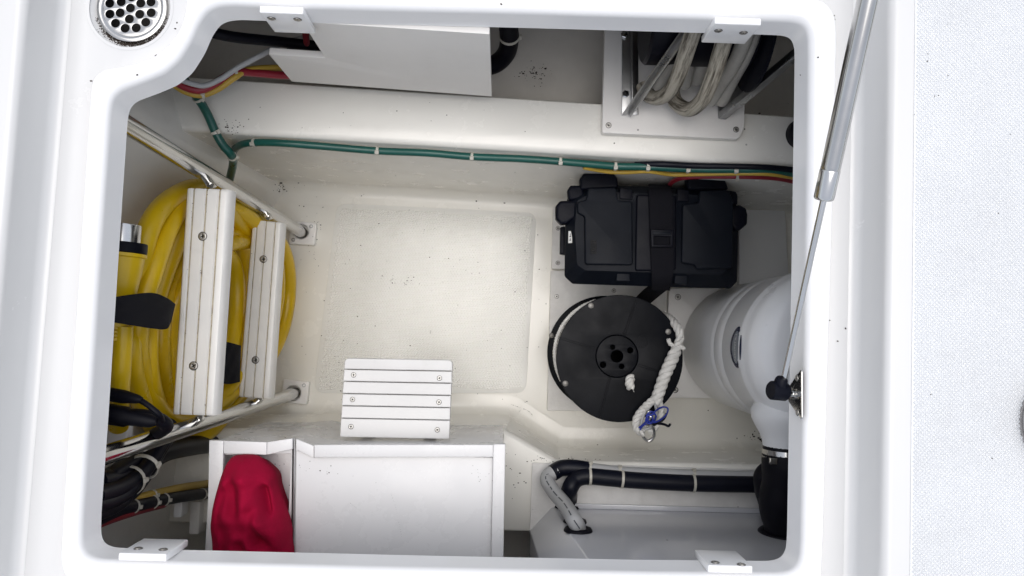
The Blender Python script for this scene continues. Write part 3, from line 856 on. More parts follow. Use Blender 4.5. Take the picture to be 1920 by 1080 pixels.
# plug: metal shell, black ring, yellow boot, ribbed sleeve
def ya_profile(prof, px, d, py0):
    o = P(px, py0, d); return o
pc = P(231, 420, 1.225)
def ring_y(py): return -(P(231, py, 1.225).y - pc.y)
def lat_y(name, prof, m, seg=32):
    return link(name, mesh(*lathe([(r, ring_y(y)) for r, y in prof], pc, (-0.03, -1, 0), seg)), m, coil, 35)
k_ = 1.225 / F
lat_y("plug_shell", [(0.015, 421), (31.5 * k_, 421), (32.5 * k_, 423), (32.5 * k_, 455)], CHROME)
lat_y("plug_ring", [(30 * k_, 454), (44 * k_, 455), (45 * k_, 457), (45 * k_, 473), (43 * k_, 475), (30 * k_, 476)], BLACKP)
lat_y("plug_boot", [(30 * k_, 474.5), (45 * k_, 475), (45.5 * k_, 481), (42 * k_, 483), (40 * k_, 500), (37 * k_, 525), (33 * k_, 550), (29 * k_, 575), (24 * k_, 612), (15 * k_, 614)], YEL)
pf = [(10 * k_, 606)]
y = 612
for q in range(4): pf += [(20 * k_, y), (21 * k_, y + 1), (21 * k_, y + 5), (18.5 * k_, y + 6.2)]; y += 7
pf += [(15 * k_, y), (10 * k_, y)]
lat_y("strain_relief", pf, YEL)
tube_obj("cable_tail", [P(229, 612, 1.228), P(228, 650, 1.23), P(225, 700, 1.24), P(222, 750, 1.26), P(222, 800, 1.3)], 0.0165, YEL, coil, 16, 8)
def strap(name, tops, bots, k_lift, label, bulge=0.022, slope=0.0):
    n_ = 20; m_ = 6
    tp = spline([Vector((a, b, 0)) for a, b in tops], 8); bt = spline([Vector((a, b, 0)) for a, b in bots], 8)
    def samp(l, s): 
        f = s * (len(l) - 1); i = min(int(f), len(l) - 2); return l[i].lerp(l[i + 1], f - i)
    top_, low_ = [], []
    for i in range(n_ + 1):
        s = i / n_; a, b = samp(tp, s), samp(bt, s)
        r_, r2_ = [], []
        for j in range(m_ + 1):
            q = a.lerp(b, j / m_)
            lift = k_lift + slope * (1 - s) + bulge * math.sqrt(max(0, 1 - (2 * s - 1) ** 4)) + 0.0015 * math.sin(j * 1.9 + i)
            r_.append(W(q.x, q.y, lift)); r2_.append(W(q.x, q.y, lift - 0.0035))
        top_.append(r_); low_.append(r2_)
    rg = [t_ + l_[::-1] for t_, l_ in zip(top_, low_)]
    o = link(name, mesh(*loft(rg)), WEB, None, 50, at=W(*tops[0], k_lift))
    return tag(o, label, "strap", "black straps round the yellow cable")
strap("cable_strap", [(196, 560), (240, 553), (285, 549), (312, 558), (329, 570)], [(196, 602), (240, 609), (285, 616), (312, 617), (321, 604)], 0.035, "wide black strap gathering the yellow cable at the left rim", 0.022, 0.03)
strap("cable_strap", [(405, 640), (418, 640), (434, 643), (452, 648)], [(400, 716), (416, 719), (432, 720), (450, 716)], 0.035, "black strap on the yellow cable between the two ladder steps", 0.012)

# ================================================================== dark leads and hoses at the lower left
def run(px_pts, X=None, d=None):
    out = []
    for q in px_pts:
        if len(q) == 3: out.append(P(*q))
        elif X is not None: out.append(PX(q[0], q[1], X))
        else: out.append(P(q[0], q[1], d))
    return out
ld = thing("black_lead", P(230, 775, 1.22), "black lead with moulded plug lying over the yellow cable", "lead")
link("plug", mesh(*lathe([(0.010, 0.0), (0.0165, 0.001), (0.0165, 0.035), (0.013, 0.04), (0.011, 0.075), (0.006, 0.085)], P(196, 775, 1.215), P(245, 783, 1.215) - P(196, 775, 1.215), 20)), RUBBER, ld, 40)
tube_obj("lead_wire", run([(232, 778, 1.215), (270, 780, 1.22), (300, 787, 1.23), (312, 800, 1.25), (290, 815, 1.28)]), 0.011, RUBBER, ld, 12, 8)
l2 = thing("thin_black_lead", P(230, 745, 1.22), "thin black lead with tapered plug curving under the rim", "lead")
link("plug", mesh(*lathe([(0.0085, 0.0), (0.011, 0.002), (0.011, 0.03), (0.007, 0.055), (0.004, 0.062)], P(198, 738, 1.205), P(250, 747, 1.2) - P(198, 738, 1.205), 16)), RUBBER, l2, 40)
tube_obj("lead_wire", run([(240, 745, 1.203), (265, 752, 1.2), (288, 768, 1.2), (302, 782, 1.21), (306, 800, 1.25)]), 0.0045, RUBBER, l2, 10, 8)
wl = tag(box("junction_block", (-0.03, -0.02, -0.012), (0.03, 0.02, 0.012), WHITEP, None, 0.003, M=Matrix.Translation(P(212, 808, 1.33)), at=P(212, 808, 1.345)), "white block on the left wall behind the black leads", "block")
bc = thing("battery_cables", PX(300, 840, -0.64), "thick dark battery cables tied together in the lower left corner", "cables")
cabs = [([(178, 905), (215, 898), (255, 885), (300, 850), (345, 838), (400, 832), (440, 836)], 0.020, -0.625),
        ([(178, 930), (225, 915), (262, 888), (288, 850), (306, 815), (318, 795)], 0.015, -0.605),
        ([(178, 950), (222, 935), (256, 905), (284, 868), (304, 835), (322, 806)], 0.011, -0.600),
        ([(178, 968), (220, 948), (252, 922), (276, 890), (300, 850), (316, 822)], 0.010, -0.607),
        ([(178, 915), (210, 890), (240, 870), (270, 850), (292, 838)], 0.014, -0.622)]
for pts, r_, X_ in cabs:
    tube_obj("cable", run(pts, X_), r_, NAVYC, bc, 14, 7)
pth = spline(run([(262, 888), (288, 850)], -0.6), 6)
tie(bc, pth, 2, 0.023, (1, 0, 0.4), 0.0035); tie(bc, spline(run([(225, 915), (262, 888)], -0.61), 6), 3, 0.024, (1, 0, 0.4), 0.0035)
def cable_thing(name, pts, r_, m, label, cat, X=None, d=None, ties=(), tr=None, seg=12, group=None, hd=(0, 0, 1)):
    w3 = run(pts, X, d)
    t = thing(name, w3[0].lerp(w3[-1], 0.5), label, cat, group)
    path = spline(w3, 8)
    link(cat if cat in ("hose", "cable") else "cable", mesh(*tube(path, r_, seg)), m, t, 50)
    for q in ties:
        p = run([q], X, d)[0]; tie(t, path, near(path, p), (tr or r_), hd)
    return t, path
cable_thing("red_cable", [(170, 985), (200, 973), (240, 960), (275, 950), (305, 943)], 0.010, REDC, "red cable running up from the lower left corner of the locker", "cable", X=-0.625)
cable_thing("yellow_cable", [(236, 942), (262, 934), (300, 924), (345, 914), (385, 908), (402, 906)], 0.0085, YELC, "yellow cable tied along the lower left wall", "cable", X=-0.628, ties=[(284, 928)], hd=(1, 0, 0))
cable_thing("black_cable", [(180, 975), (225, 955), (262, 947), (300, 938), (345, 930), (385, 926), (402, 925)], 0.0115, NAVYC, "black cable below the yellow one on the lower left wall", "cable", X=-0.622, ties=[(248, 950), (285, 941), (303, 937), (377, 927)], hd=(1, 0, 0.3))
tc_ = PX(338, 944, -0.635)
tag(box("terminal_block", (-0.006, -0.024, -0.016), (0.010, 0.024, 0.016), GREYB, None, 0.002, M=Matrix.Translation(tc_), at=tc_), "small grey connector block below the black cable", "connector")
tb = PX(374, 965, -0.645)
tag(box("white_block", (-0.01, -0.035, -0.03), (0.012, 0.035, 0.03), WHITEP, None, 0.004, M=Matrix.Translation(tb), at=tb), "square white block beside the cabinet's left edge", "block")

# ================================================================== L-shaped board on the bulkhead
oA, oB = Vector((xa, backY(xa), 0)), Vector((xb, backY(xb), 0))
ux = (oB - oA).normalized(); nf = Vector((ux.y, -ux.x, 0))   # faces the camera side (-y)
oF = oA + nf * 0.0125
def PB(px, py, lift=0.0):
    q = PN(px, py, oF + nf * lift, nf); return ((q - oF).dot(ux), q.z)
lshape = [PB(547, 153), PB(922, 181), PB(928, 57), PB(575, 49), PB(610, 109), PB(513, 107)]
zt_ = 0.5 * (lshape[2][1] + lshape[3][1])
lshape[2] = (lshape[1][0], zt_); lshape[3] = (lshape[4][0], zt_); lshape[5] = (lshape[0][0], lshape[4][1])
Mb = Matrix.Translation(oF) @ Matrix((ux, Vector((0, 0, 1)), nf)).transposed().to_4x4()
lb = plate("wall_board", rounded(lshape, 0.0015, 2), 0.0, 0.0118, PANELW, None, 0.0008, M=Mb, at=oF + ux * 0.2 + Vector((0, 0, Z(LD))))
tag(lb, "white L-shaped board standing on the ledge below the far rim", "board")
# black hose going into the bulkhead next to it
def PBw(px, py, lift): return PN(px, py, oF + nf * lift, nf)
bhose = tube_obj("black_hose", [P(950, 10, 1.34), P(953, 45, 1.38), P(955, 75, 1.42), P(949, 100, 1.46), P(930, 119, 1.49), P(900, 128, 1.50)], 0.0185, RUBBER, None, 16, 8, at=P(953, 45, 1.38))
bpa = spline([P(950, 10, 1.34), P(953, 45, 1.38), P(955, 75, 1.42), P(949, 100, 1.46)], 8)
tag(bhose, "black hose bending out of sight behind the white board", "hose")
tie(bhose, bpa, near(bpa, P(954, 66, 1.41)), 0.0188, (1, 0, 0.2), 0.003)

# upper left: leads coming out from behind the board
cable_thing("red_cable", [(318, 146, 1.30), (350, 164, 1.33), (378, 168, 1.345), (405, 155, 1.35), (440, 136, 1.36), (480, 137, 1.39), (530, 141, 1.42), (600, 142, 1.46)], 0.0075, REDC, "red cable curving from the drain corner to the white board", "cable", ties=[(440, 136, 1.36)])
cable_thing("yellow_cable", [(316, 152, 1.31), (346, 171, 1.34), (377, 178, 1.355), (408, 167, 1.358), (440, 145, 1.358), (466, 131, 1.38), (520, 127, 1.42), (580, 130, 1.46)], 0.006, YELC, "yellow cable looping along the red one near the drain corner", "cable", ties=[(380, 178, 1.355)], tr=0.0062)
cable_thing("grey_lead", [(318, 142, 1.29), (360, 157, 1.32), (385, 160, 1.335), (415, 147, 1.34), (445, 127, 1.34), (490, 103, 1.34), (522, 86, 1.36), (570, 70, 1.38)], 0.005, GREYH, "pale grey lead crossing towards the white board's notch", "lead")
cable_thing("black_hose", [(380, 55, 1.26), (410, 64, 1.265), (450, 71, 1.29), (520, 78, 1.33), (600, 87, 1.36), (660, 90, 1.38)], 0.0095, RUBBER, "black hose passing through the dark gap left of the white board", "hose")
cable_thing("black_cable", [(540, 92, 1.36), (580, 96, 1.38), (640, 98, 1.4)], 0.008, NAVYC, "short black cable deep in the gap behind the board's notch", "cable")
cable_thing("dark_red_cable", [(572, 55, 1.32), (575, 85, 1.35), (572, 112, 1.42)], 0.006, REDC, "dark red cable standing in the gap behind the board's notch", "cable")

# ================================================================== green hose and wiring along the ledge
gpx = [(437, 296), (438, 284), (447, 274), (468, 268), (520, 268), (600, 274), (708, 283), (800, 287), (885, 294), (980, 298), (1050, 303), (1110, 308), (1160, 312), (1215, 313), (1300, 317), (1380, 318), (1440, 320), (1500, 327)]
def wallp(px, py, off):
    e0 = Vector((0, edgeY(0) - off, 0)); e1 = Vector((0.5, edgeY(0.5) - off, 0)); dv = (e1 - e0).normalized()
    return PN(px, py, e0, Vector((dv.y, -dv.x, 0)))
gw_ = [wallp(a, b, 0.0105) for a, b in gpx]
gh = thing("green_hose", gw_[8], "long green hose tied along the wall under the ledge", "hose")
gpath = spline(gw_, 8)
link("hose", mesh(*tube(gpath, 0.0074, 14)), GREENC, gh, 50)
for q in ((482, 268), (708, 283), (885, 294), (1050, 303), (1155, 312), (1213, 313), (1287, 316), (1380, 318)):
    tie(gh, gpath, near(gpath, wallp(*q, 0.0105)), 0.0076, (0, -0.5, 1), 0.0026)
bpx = [(322, 118, 1.28), (345, 150, 1.33), (368, 180, 1.385), (388, 212, 1.42), (404, 248, 1.44), (418, 272, 1.45), (434, 291, 1.47), (437, 306, 1.52), (431, 335, 1.61), (424, 362, 1.66)]
gb = thing("green_hose", P(404, 248, 1.44), "shorter green hose running down the left corner behind the ladder", "hose")
bpth = spline([P(*q) for q in bpx], 8)
link("hose", mesh(*tube(bpth, 0.0084, 14)), GREENC, gb, 50)
for q in ((372, 184, 1.39), (404, 250, 1.44), (437, 293, 1.475)): tie(gb, bpth, near(bpth, P(*q)), 0.0086, (1, 0, 1), 0.0026)
cable_y = [wallp(*q, 0.017) for q in [(1095, 314), (1135, 321), (1170, 323), (1215, 321), (1260, 327), (1320, 326), (1400, 325), (1450, 327), (1500, 335)]]
yc_ = thing("yellow_cable", cable_y[4], "yellow cable below the green hose above the battery box", "cable")
yp = spline(cable_y, 8); link("cable", mesh(*tube(yp, 0.0046, 10)), YELC, yc_, 50)
cable_r = [wallp(*q, 0.012) for q in [(1252, 352), (1262, 340), (1282, 333), (1320, 331), (1370, 331), (1420, 332), (1460, 335), (1500, 343)]]
rc_ = thing("red_cable", cable_r[4], "red cable emerging from behind the battery box", "cable")
rp = spline(cable_r, 8); link("cable", mesh(*tube(rp, 0.0052, 10)), REDC, rc_, 50)
tie(rc_, rp, near(rp, wallp(1380, 331, 0.012)), 0.0054, (0, -1, 0.2))
cable_k = [wallp(*q, 0.006) for q in [(1190, 309), (1240, 308), (1300, 311), (1370, 312), (1440, 314), (1500, 320)]]
kc_ = thing("black_cable", cable_k[2], "black cable tucked behind the green hose at the right end", "cable")
link("cable", mesh(*tube(spline(cable_k, 8), 0.0058, 10)), NAVYC, kc_, 50)

# ================================================================== hose reel in the far right compartment
RD = 1.428
rp_out = rounded(poly([(1136, -20), (1129, 249), (1386, 261), (1396, 238), (1398, -20)], RD), [0.0, 0.006, 0.012, 0.004, 0.0], 4)
reel = thing("hose_reel", P(1265, 200, LD), "hose reel with steel braces on a white base plate", "hose reel")
plate("base_plate", rp_out, Z(RD), 0.02, PANELW, reel, 0.0016, res=3)
screw(P(1141, 235, RD), reel, 0.005); screw(P(1380, 243, RD), reel, 0.005)
# left bracket: angle along the plate and a diagonal flat bar
a0, a1 = P(1181, 216, RD), P(1181, 30, RD)
dv = (a1 - a0).normalized(); sv = Vector((dv.y, -dv.x, 0))
Ml = frameM(a0 + Vector((0, 0, 0.0005)), dv, (0, 0, 1))
Lb = (a1 - a0).length
box("bracket_foot", (0, -0.016, 0), (Lb, 0.016, 0.003), DARKST, reel, 0.0006, M=Ml)
box("bracket_flange", (0, -0.003, 0.0032), (Lb, 0.0, 0.022), DARKST, reel, 0.0006, M=Ml)
for q in ((1172, 178), (1170, 67)):
    p = P(*q, RD); link("bolt", mesh(*lathe([(0.0075, 0), (0.0075, 0.004), (0.006, 0.005), (0, 0.0052)], (p.x, p.y, p.z + 0.0035), (0, 0, 1), 6)), CHROME, reel, 30)
def bar(name, a, b, wd, th, up, m):
    M = frameX(a, b - a, up); return box(name, (0, -wd / 2, -th / 2), ((b - a).length, wd / 2, th / 2), m, reel, 0.0008, M=M)
bar("brace", P(1174, 214, RD - 0.005), P(1300, 36, 1.17), 0.017, 0.003, (0.35, -0.4, 0.8), DARKST)
bar("brace_edge", P(1180, 214, RD - 0.009), P(1306, 36, 1.166), 0.003, 0.014, (0.35, -0.4, 0.8), DARKST)
bar("brace", P(1354, 222, RD - 0.005), P(1520, 84, 1.17), 0.017, 0.003, (0.2, -0.5, 0.8), DARKST)
bar("brace_edge", P(1349, 216, RD - 0.009), P(1514, 78, 1.166), 0.003, 0.014, (0.2, -0.5, 0.8), DARKST)
gus = [P(1346, 222, RD), P(1345, 168, RD), P(1390, 160, RD), P(1392, 190, RD)]
plate("bracket_foot", rounded([(p.x, p.y) for p in gus], 0.002, 2), Z(RD) + 0.0035, 0.003, DARKST, reel, 0.0006)
# drum with dark side discs
dc0 = Vector((P(1300, 60, 1.26).x, P(1300, 60, 1.26).y + 0.035, Z(1.29)))
link("drum", mesh(*lathe([(0.075, -0.078), (0.08, -0.073), (0.08, 0.108), (0.075, 0.113)], dc0, (1, 0, 0), 32)), RUBBER, reel, 40)
link("side_disc", mesh(*lathe([(0.02, -0.002), (0.118, -0.002), (0.122, 0.0), (0.122, 0.004), (0.10, 0.010), (0.02, 0.012)], dc0 + Vector((0.115, 0, 0)), (1, 0, 0), 48)), BLACKP, reel, 35)
link("side_disc", mesh(*lathe([(0.02, -0.002), (0.04, -0.002), (0.042, 0.0), (0.042, 0.004), (0.02, 0.006)], dc0 + Vector((-0.075, 0.0, 0)), (1, 0, 0), 32)), BLACKP, reel, 35)
def uv_tube(path, r, seg=16):
    V, Fc = tube(path, r, seg, False, False); return V, Fc
hz = thing("wound_hose", P(1290, 190, RD), "weathered grey hose wound on the reel", "hose")
hose_runs = [
    [(1206, 158, 1.395), (1214, 177, 1.39), (1236, 183, 1.365), (1258, 168, 1.32), (1276, 130, 1.26), (1291, 85, 1.205), (1304, 45, 1.17), (1318, -10, 1.14)],
    [(1258, 155, 1.40), (1266, 190, 1.395), (1292, 205, 1.365), (1318, 186, 1.31), (1338, 140, 1.25), (1352, 95, 1.205), (1364, 55, 1.175), (1376, 0, 1.15)],
    [(1282, 160, 1.37), (1290, 120, 1.33), (1303, 80, 1.285), (1316, 40, 1.25), (1324, 0, 1.22)],
    [(1306, 150, 1.37), (1318, 115, 1.32), (1332, 70, 1.27), (1344, 30, 1.23), (1352, -10, 1.21)],
    [(1330, 190, 1.38), (1350, 160, 1.34), (1376, 120, 1.28), (1396, 75, 1.22), (1408, 35, 1.19), (1416, -10, 1.17)],
    [(1236, 165, 1.37), (1250, 140, 1.34), (1272, 95, 1.285), (1288, 50, 1.25), (1296, 0, 1.22)],
    [(1352, 190, 1.40), (1372, 150, 1.34), (1396, 105, 1.27), (1414, 55, 1.22), (1424, 0, 1.19)],
    [(1325, 175, 1.40), (1348, 130, 1.34), (1372, 90, 1.28), (1388, 45, 1.24), (1396, 0, 1.21)]]
for qi, q in enumerate(hose_runs):
    path = spline([P(*a) for a in q], 10)
    V, Fc = tube(path, 0.0138 if qi in (0, 1) else 0.0132, 16, False, False)
    me = bpy.data.meshes.new("hose_turn"); me.from_pydata([tuple(v) for v in V], [], Fc)
    uvl = me.uv_layers.new(name="UVMap"); ln = len(path)
    for f in me.polygons:
        js = [me.loops[li].vertex_index % 16 for li in f.loop_indices]
        wrap = max(js) == 15 and min(js) == 0
        for li in f.loop_indices:
            vi = me.loops[li].vertex_index; i, j = vi // 16, vi % 16
            if wrap and j == 0: j = 16
            uvl.data[li].uv = (j / 16, i / 10 * 0.6 + qi * 3.3)
    link("hose_turn", me, HOSEG if qi in (0, 1, 7) else PALEH, hz, 60)
# dark pipe end beside the rim at the right end of the ledge
pe = P(1508, 248, LD - 0.02)
po = link("black_pipe", mesh(*lathe([(0.030, -0.019), (0.0305, 0.0), (0.029, 0.006), (0.024, 0.008), (0.022, -0.005), (0.0, -0.006)], pe, (0.0, 0.0, 1), 32)), RUBBER, None, 40, at=(pe.x, pe.y, Z(LD)))
tag(po, "short black pipe collar on the ledge at the right rim", "pipe")

# ================================================================== boards on the floor at the right
BT = FD - 0.018
def board(px_, label, m, d=BT, th=0.0175, rr=0.003, screws=(), sr=0.005, bev=0.0012):
    o_ = poly(px_, d); c = (sum(p[0] for p in o_) / len(o_), sum(p[1] for p in o_) / len(o_))
    b = plate("mounting_board", rounded(o_, rr, 3), Z(d), th, m, None, bev, at=(c[0], c[1], Z(d) - th))
    tag(b, label, "board", "white boards screwed to the floor")
    for s in screws: screw(P(*s, d), b, sr)
    return b
board([(1037, 387), (1383, 391), (1383, 508), (1034, 504)], "narrow white board under the battery box", BOARDP, screws=((1046, 428), (1046, 493)))
board([(1386, 393), (1472, 395), (1480, 545), (1386, 545)], "smooth grey-white board beside the battery box by the right rim", GREYB, BT - 0.004, 0.0215)
board([(1033, 507.5), (1250, 513), (1245, 772), (1026, 770)], "rough painted board under the rope spool", BOARDP, screws=((1044, 556), (1151, 545), (1262, 1)) [:2])
board([(1254, 541), (1500, 538), (1500, 748), (1249, 746)], "white board under the white tank", WHITEB, BT - 0.002, 0.0195, 0.008, screws=((1271, 557), (1266, 731)), sr=0.007)

# ================================================================== battery box
BLD = 1.60
bb = thing("battery_box", P(1215, 450, BT), "black plastic battery box with a moulded lid and side handles", "battery box")
rim_px = [(1064, 372), (1060, 425), (1059, 518), (1074, 532), (1368, 541), (1381, 528), (1384, 420), (1378, 362), (1290, 352), (1100, 347)]
rimo = rounded(poly(rim_px, 1.6380), 0.010, 4)
def ring_at(px_, d, r_): return [Vector((a, b, Z(d))) for a, b in rounded(poly(px_, d), r_, 4)]
top_px = [(1082, 376), (1078, 428), (1082, 497), (1098, 507), (1352, 515), (1362, 506), (1364, 420), (1360, 372), (1284, 364), (1112, 360)]
def scaled(px_, s, c=(1220, 445)): return [(c[0] + (a - c[0]) * s, c[1] + (b - c[1]) * s) for a, b in px_]
rg = [ring_at(rim_px, 1.6520, 0.010), ring_at(scaled(rim_px, 1.004), 1.6480, 0.010), ring_at(scaled(rim_px, 1.004), 1.6380, 0.010), ring_at(scaled(rim_px, 0.996), 1.6350, 0.010), ring_at(scaled(top_px, 1.02), 1.6120, 0.012), ring_at(top_px, 1.6080, 0.012)]
link("lid", mesh(*loft(rg)), BLACKL, bb, 40)
rg = [ring_at(scaled(rim_px, 0.86, (1240, 452)), BT - 0.0005, 0.01), ring_at(scaled(rim_px, 0.955), 1.72, 0.01), ring_at(scaled(rim_px, 0.975), 1.6525, 0.01)]
link("case", mesh(*loft(rg)), BLACKP, bb, 40)
def raised(name, px_, d, th, m=BLACKL, bev=0.0035, rr=0.007):
    return plate(name, rounded(poly(px_, d), rr, 4), Z(d), th, m, bb, bev, res=3)
lp = raised("lid_panel", [(1102, 352), (1156, 351), (1159, 376), (1186, 377), (1187, 497), (1097, 496), (1096, 406), (1083, 399), (1082, 379), (1100, 374)], BLD, 0.012)
raised("lid_panel", [(1280, 383), (1311, 380), (1312, 357), (1366, 356), (1376, 378), (1374, 503), (1306, 505), (1303, 497), (1278, 493)], BLD, 0.012)
raised("lid_bridge", [(1194, 364), (1268, 366), (1268, 507), (1191, 508)], BLD + 0.002, 0.010, BLACKP)
raised("handle_lug", [(1087, 335), (1094, 325), (1150, 324), (1158, 332), (1160, 352), (1088, 356)], 1.6120, 0.028, BLACKP, 0.006, 0.006)
raised("handle_lug", [(1064, 356), (1070, 347), (1092, 347), (1097, 372), (1066, 376)], 1.6160, 0.026, BLACKP, 0.006, 0.006)
raised("handle_lug", [(1042, 386), (1050, 376), (1082, 375), (1084, 405), (1064, 419), (1052, 421), (1042, 410)], 1.6140, 0.028, BLACKP, 0.007, 0.008)
raised("handle_lug", [(1288, 334), (1294, 327), (1350, 328), (1360, 336), (1368, 356), (1290, 356)], 1.6120, 0.028, BLACKP, 0.006, 0.006)
raised("handle_lug", [(1364, 356), (1380, 358), (1384, 366), (1384, 384), (1366, 384)], 1.6160, 0.026, BLACKP, 0.005, 0.006)
raised("handle_lug", [(1370, 388), (1388, 383), (1400, 390), (1403, 402), (1402, 420), (1388, 432), (1378, 432), (1370, 420)], 1.6140, 0.03, BLACKP, 0.007, 0.008)
raised("clip_tab", [(1158, 501), (1180, 501), (1182, 528), (1155, 527)], 1.6150, 0.024, BLACKL, 0.002, 0.002)
raised("clip_tab", [(1267, 506), (1288, 506), (1289, 534), (1264, 532)], 1.6150, 0.024, BLACKL, 0.002, 0.002)
raised("clip_tab", [(1162, 352), (1186, 354), (1186, 374), (1162, 373)], 1.6040, 0.016, BLACKP, 0.002, 0.002)
raised("clip_tab", [(1270, 354), (1292, 356), (1292, 378), (1270, 377)], 1.6040, 0.016, BLACKP, 0.002, 0.002)
raised("side_grip", [(1051, 425), (1062, 424), (1062, 478), (1050, 476)], 1.6650, 0.02, BLACKP, 0.003, 0.003)
for i in range(7):
    q = 451 + i * 3.7
    raised("vent_rib", [(1107.5, q), (1118.5, q + .3), (1118.5, q + 2), (1107.5, q + 1.8)], BLD - 0.0022, 0.003, DARK, 0.0003, 0.0003)
# white sticker on the sloping side of the lid
q0 = [P(1066.5, 433.5, 1.6255), P(1073.5, 433, 1.6185), P(1073, 455.5, 1.6185), P(1066, 456, 1.6255)]
nrm = (q0[1] - q0[0]).cross(q0[3] - q0[0]).normalized(); nrm = nrm if nrm.z > 0 else -nrm
q0 = [p + nrm * 0.0012 for p in q0]
stk = link("sticker", mesh([*q0, *[p - nrm * 0.0009 for p in q0]], [(0, 1, 2, 3), (4, 5, 6, 7), (0, 1, 5, 4), (1, 2, 6, 5), (2, 3, 7, 6), (3, 0, 4, 7)]), STICK, bb, None)
ink = []
for u0, u1, v0, v1 in ((0.45, 0.6, 0.2, 0.5), (0.3, 0.75, 0.42, 0.5), (0.45, 0.6, 0.58, 0.8), (0.3, 0.75, 0.72, 0.8)):
    f = lambda u, v: q0[0].lerp(q0[1], u).lerp(q0[3].lerp(q0[2], u), v) + nrm * 0.0002
    ink.append(([f(u0, v0), f(u1, v0), f(u1, v1), f(u0, v1)], [(0, 1, 2, 3)]))
link("print", mesh(*join(ink)), INKL, stk, None)
# webbing strap across the lid with its buckle and loose tail
sp = thing("webbing_strap", P(1240, 450, BLD), "black webbing strap buckled across the battery box lid", "strap")
def ribbon(name, pts, m, parent, th=0.0022, per=6):
    """pts: left and right edge points along the length."""
    lf = spline([a for a, b in pts], per); rt = spline([b for a, b in pts], per); rg = []
    for i in range(len(lf)):
        t = (lf[min(i + 1, len(lf) - 1)] - lf[max(i - 1, 0)]); n = (rt[i] - lf[i]).cross(t).normalized()
        if n.z < 0: n = -n
        rg.append([lf[i], rt[i], rt[i] - n * th, lf[i] - n * th])
    return link(name, mesh(*loft(rg)), m, parent, 40)
ribbon("webbing", [(P(1216, 345, 1.6300), P(1256, 346, 1.6300)), (P(1217, 360, 1.5940), P(1259, 361, 1.5940)), (P(1219, 420, 1.5920), P(1261, 421, 1.5920)), (P(1221, 480, 1.5920), P(1262, 480, 1.5920)), (P(1222, 512, 1.5940), P(1262, 512, 1.5940)), (P(1222, 530, 1.6080), P(1258, 531, 1.6080)), (P(1222, 544, 1.6360), P(1256, 545, 1.6360))], WEB, sp)
ribbon("webbing_tail", [(P(1256, 540, 1.6420), P(1240, 530, 1.6420)), (P(1240, 552, 1.72), P(1214, 538, 1.72)), (P(1214, 574, 1.84), P(1190, 560, 1.84)), (P(1196, 592, 1.86), P(1168, 577, 1.86))], WEB, sp)
bo = poly([(1220, 430), (1263, 431), (1262, 464), (1221, 463)], 1.5860)
bi = poly([(1226, 443), (1257, 443.5), (1256, 459), (1226, 458.5)], 1.5860)
plate("buckle", rounded(bo, 0.002, 2), Z(1.5840), 0.006, BLACKP, sp, 0.0012, [bi])
box("buckle_bar", (-0.02, -0.003, -0.001), (0.02, 0.003, 0.001), BLACKL, sp, 0.0006, M=Matrix.Translation(P(1241, 437, 1.5825)))

# ================================================================== rope spool
T = P(1162, 672, 1.69); Bc = P(1133, 662, BT - 0.004)
SR = 0.1437
axs = (T - Bc).normalized()
spool = thing("rope_spool", Bc, "black plastic spool standing on a rough painted board", "spool")
Ms = frameM(T, (1, 0, 0), axs)
def tl(px, py):   # local xy on the top face
    q = PN(px, py, T, axs); l = Ms.inverted() @ q; return (l.x, l.y)
hubc = tl(1157, 668)
hub_r = 40 * 1.69 / F
plate("top_flange", circ((0, 0), SR, 72), 0.0, 0.006, SPOOLM, spool, 0.0014, [circ(hubc, hub_r, 48)], M=Ms, res=3)
hh = [circ(tl(1157, 668), 11.5 * 1.69 / F, 24)] + [circ(tl(a, b), r_ * 1.69 / F, 14) for a, b, r_ in ((1149, 651, 4.6), (1182, 657, 5.6), (1131, 684, 5.8), (1166, 687, 4.8))]
plate("hub", circ(hubc, hub_r - 0.0012, 48), -0.0012, 0.006, SPOOLM, spool, 0.0012, hh, M=Ms)
link("core", mesh(*lathe([(0.060, 0.006), (0.060, (T - Bc).length - 0.009)], Bc, axs, 40, False)), SPOOLM, spool, 40)
link("bottom_flange", mesh(*lathe([(0.02, 0), (0.146, 0.0), (0.1475, 0.001), (0.1475, 0.005), (0.146, 0.006), (0.02, 0.006)], Bc, axs, 72)), SPOOLM, spool, 40)
# raised double ribs on the top flange
for (a, b), (c, d) in (((1169, 632), (1193, 562)), ((1118, 654), (1047, 633)), ((1144, 706), (1124, 783)), ((1196, 684), (1250, 702))):
    A2, B2 = Vector((*tl(a, b), 0)), Vector((*tl(c, d), 0))
    t = (B2 - A2).normalized(); s = Vector((-t.y, t.x, 0)); L_ = (B2 - A2).length
    for off in (-0.002, 0.002):
        Mloc = Ms @ frameM(A2 + s * off, t, (0, 0, 1))
        box("rib", (0, -0.0006, -0.0004), (L_, 0.0007, 0.0015), SPOOLM, spool, 0.0003, M=Mloc, seg=1)
for q in ((1108, 573), (1253, 622), (1060, 719)):
    l = tl(*q); link("bolt", mesh(*lathe([(0.0066, 0.0), (0.0066, 0.0012), (0.005, 0.0024), (0.0, 0.0028)], Ms @ Vector((*l, 0)), axs, 18)), BOLTG, spool, 40)
qb = PN(1034, 629, Bc + axs * 0.006, axs); link("bolt", mesh(*lathe([(0.0066, 0.0), (0.0066, 0.0012), (0.005, 0.0024), (0.0, 0.0028)], qb, axs, 18)), BOLTG, spool, 40)
# moulded ring mark
l = tl(1204, 640); link("ring_mark", mesh(*lathe([(0.0128, -0.0002), (0.0130, 0.0007), (0.0138, 0.0007), (0.0140, -0.0002)], Ms @ Vector((*l, 0)), axs, 32, False)), SPOOLM, spool, 40)

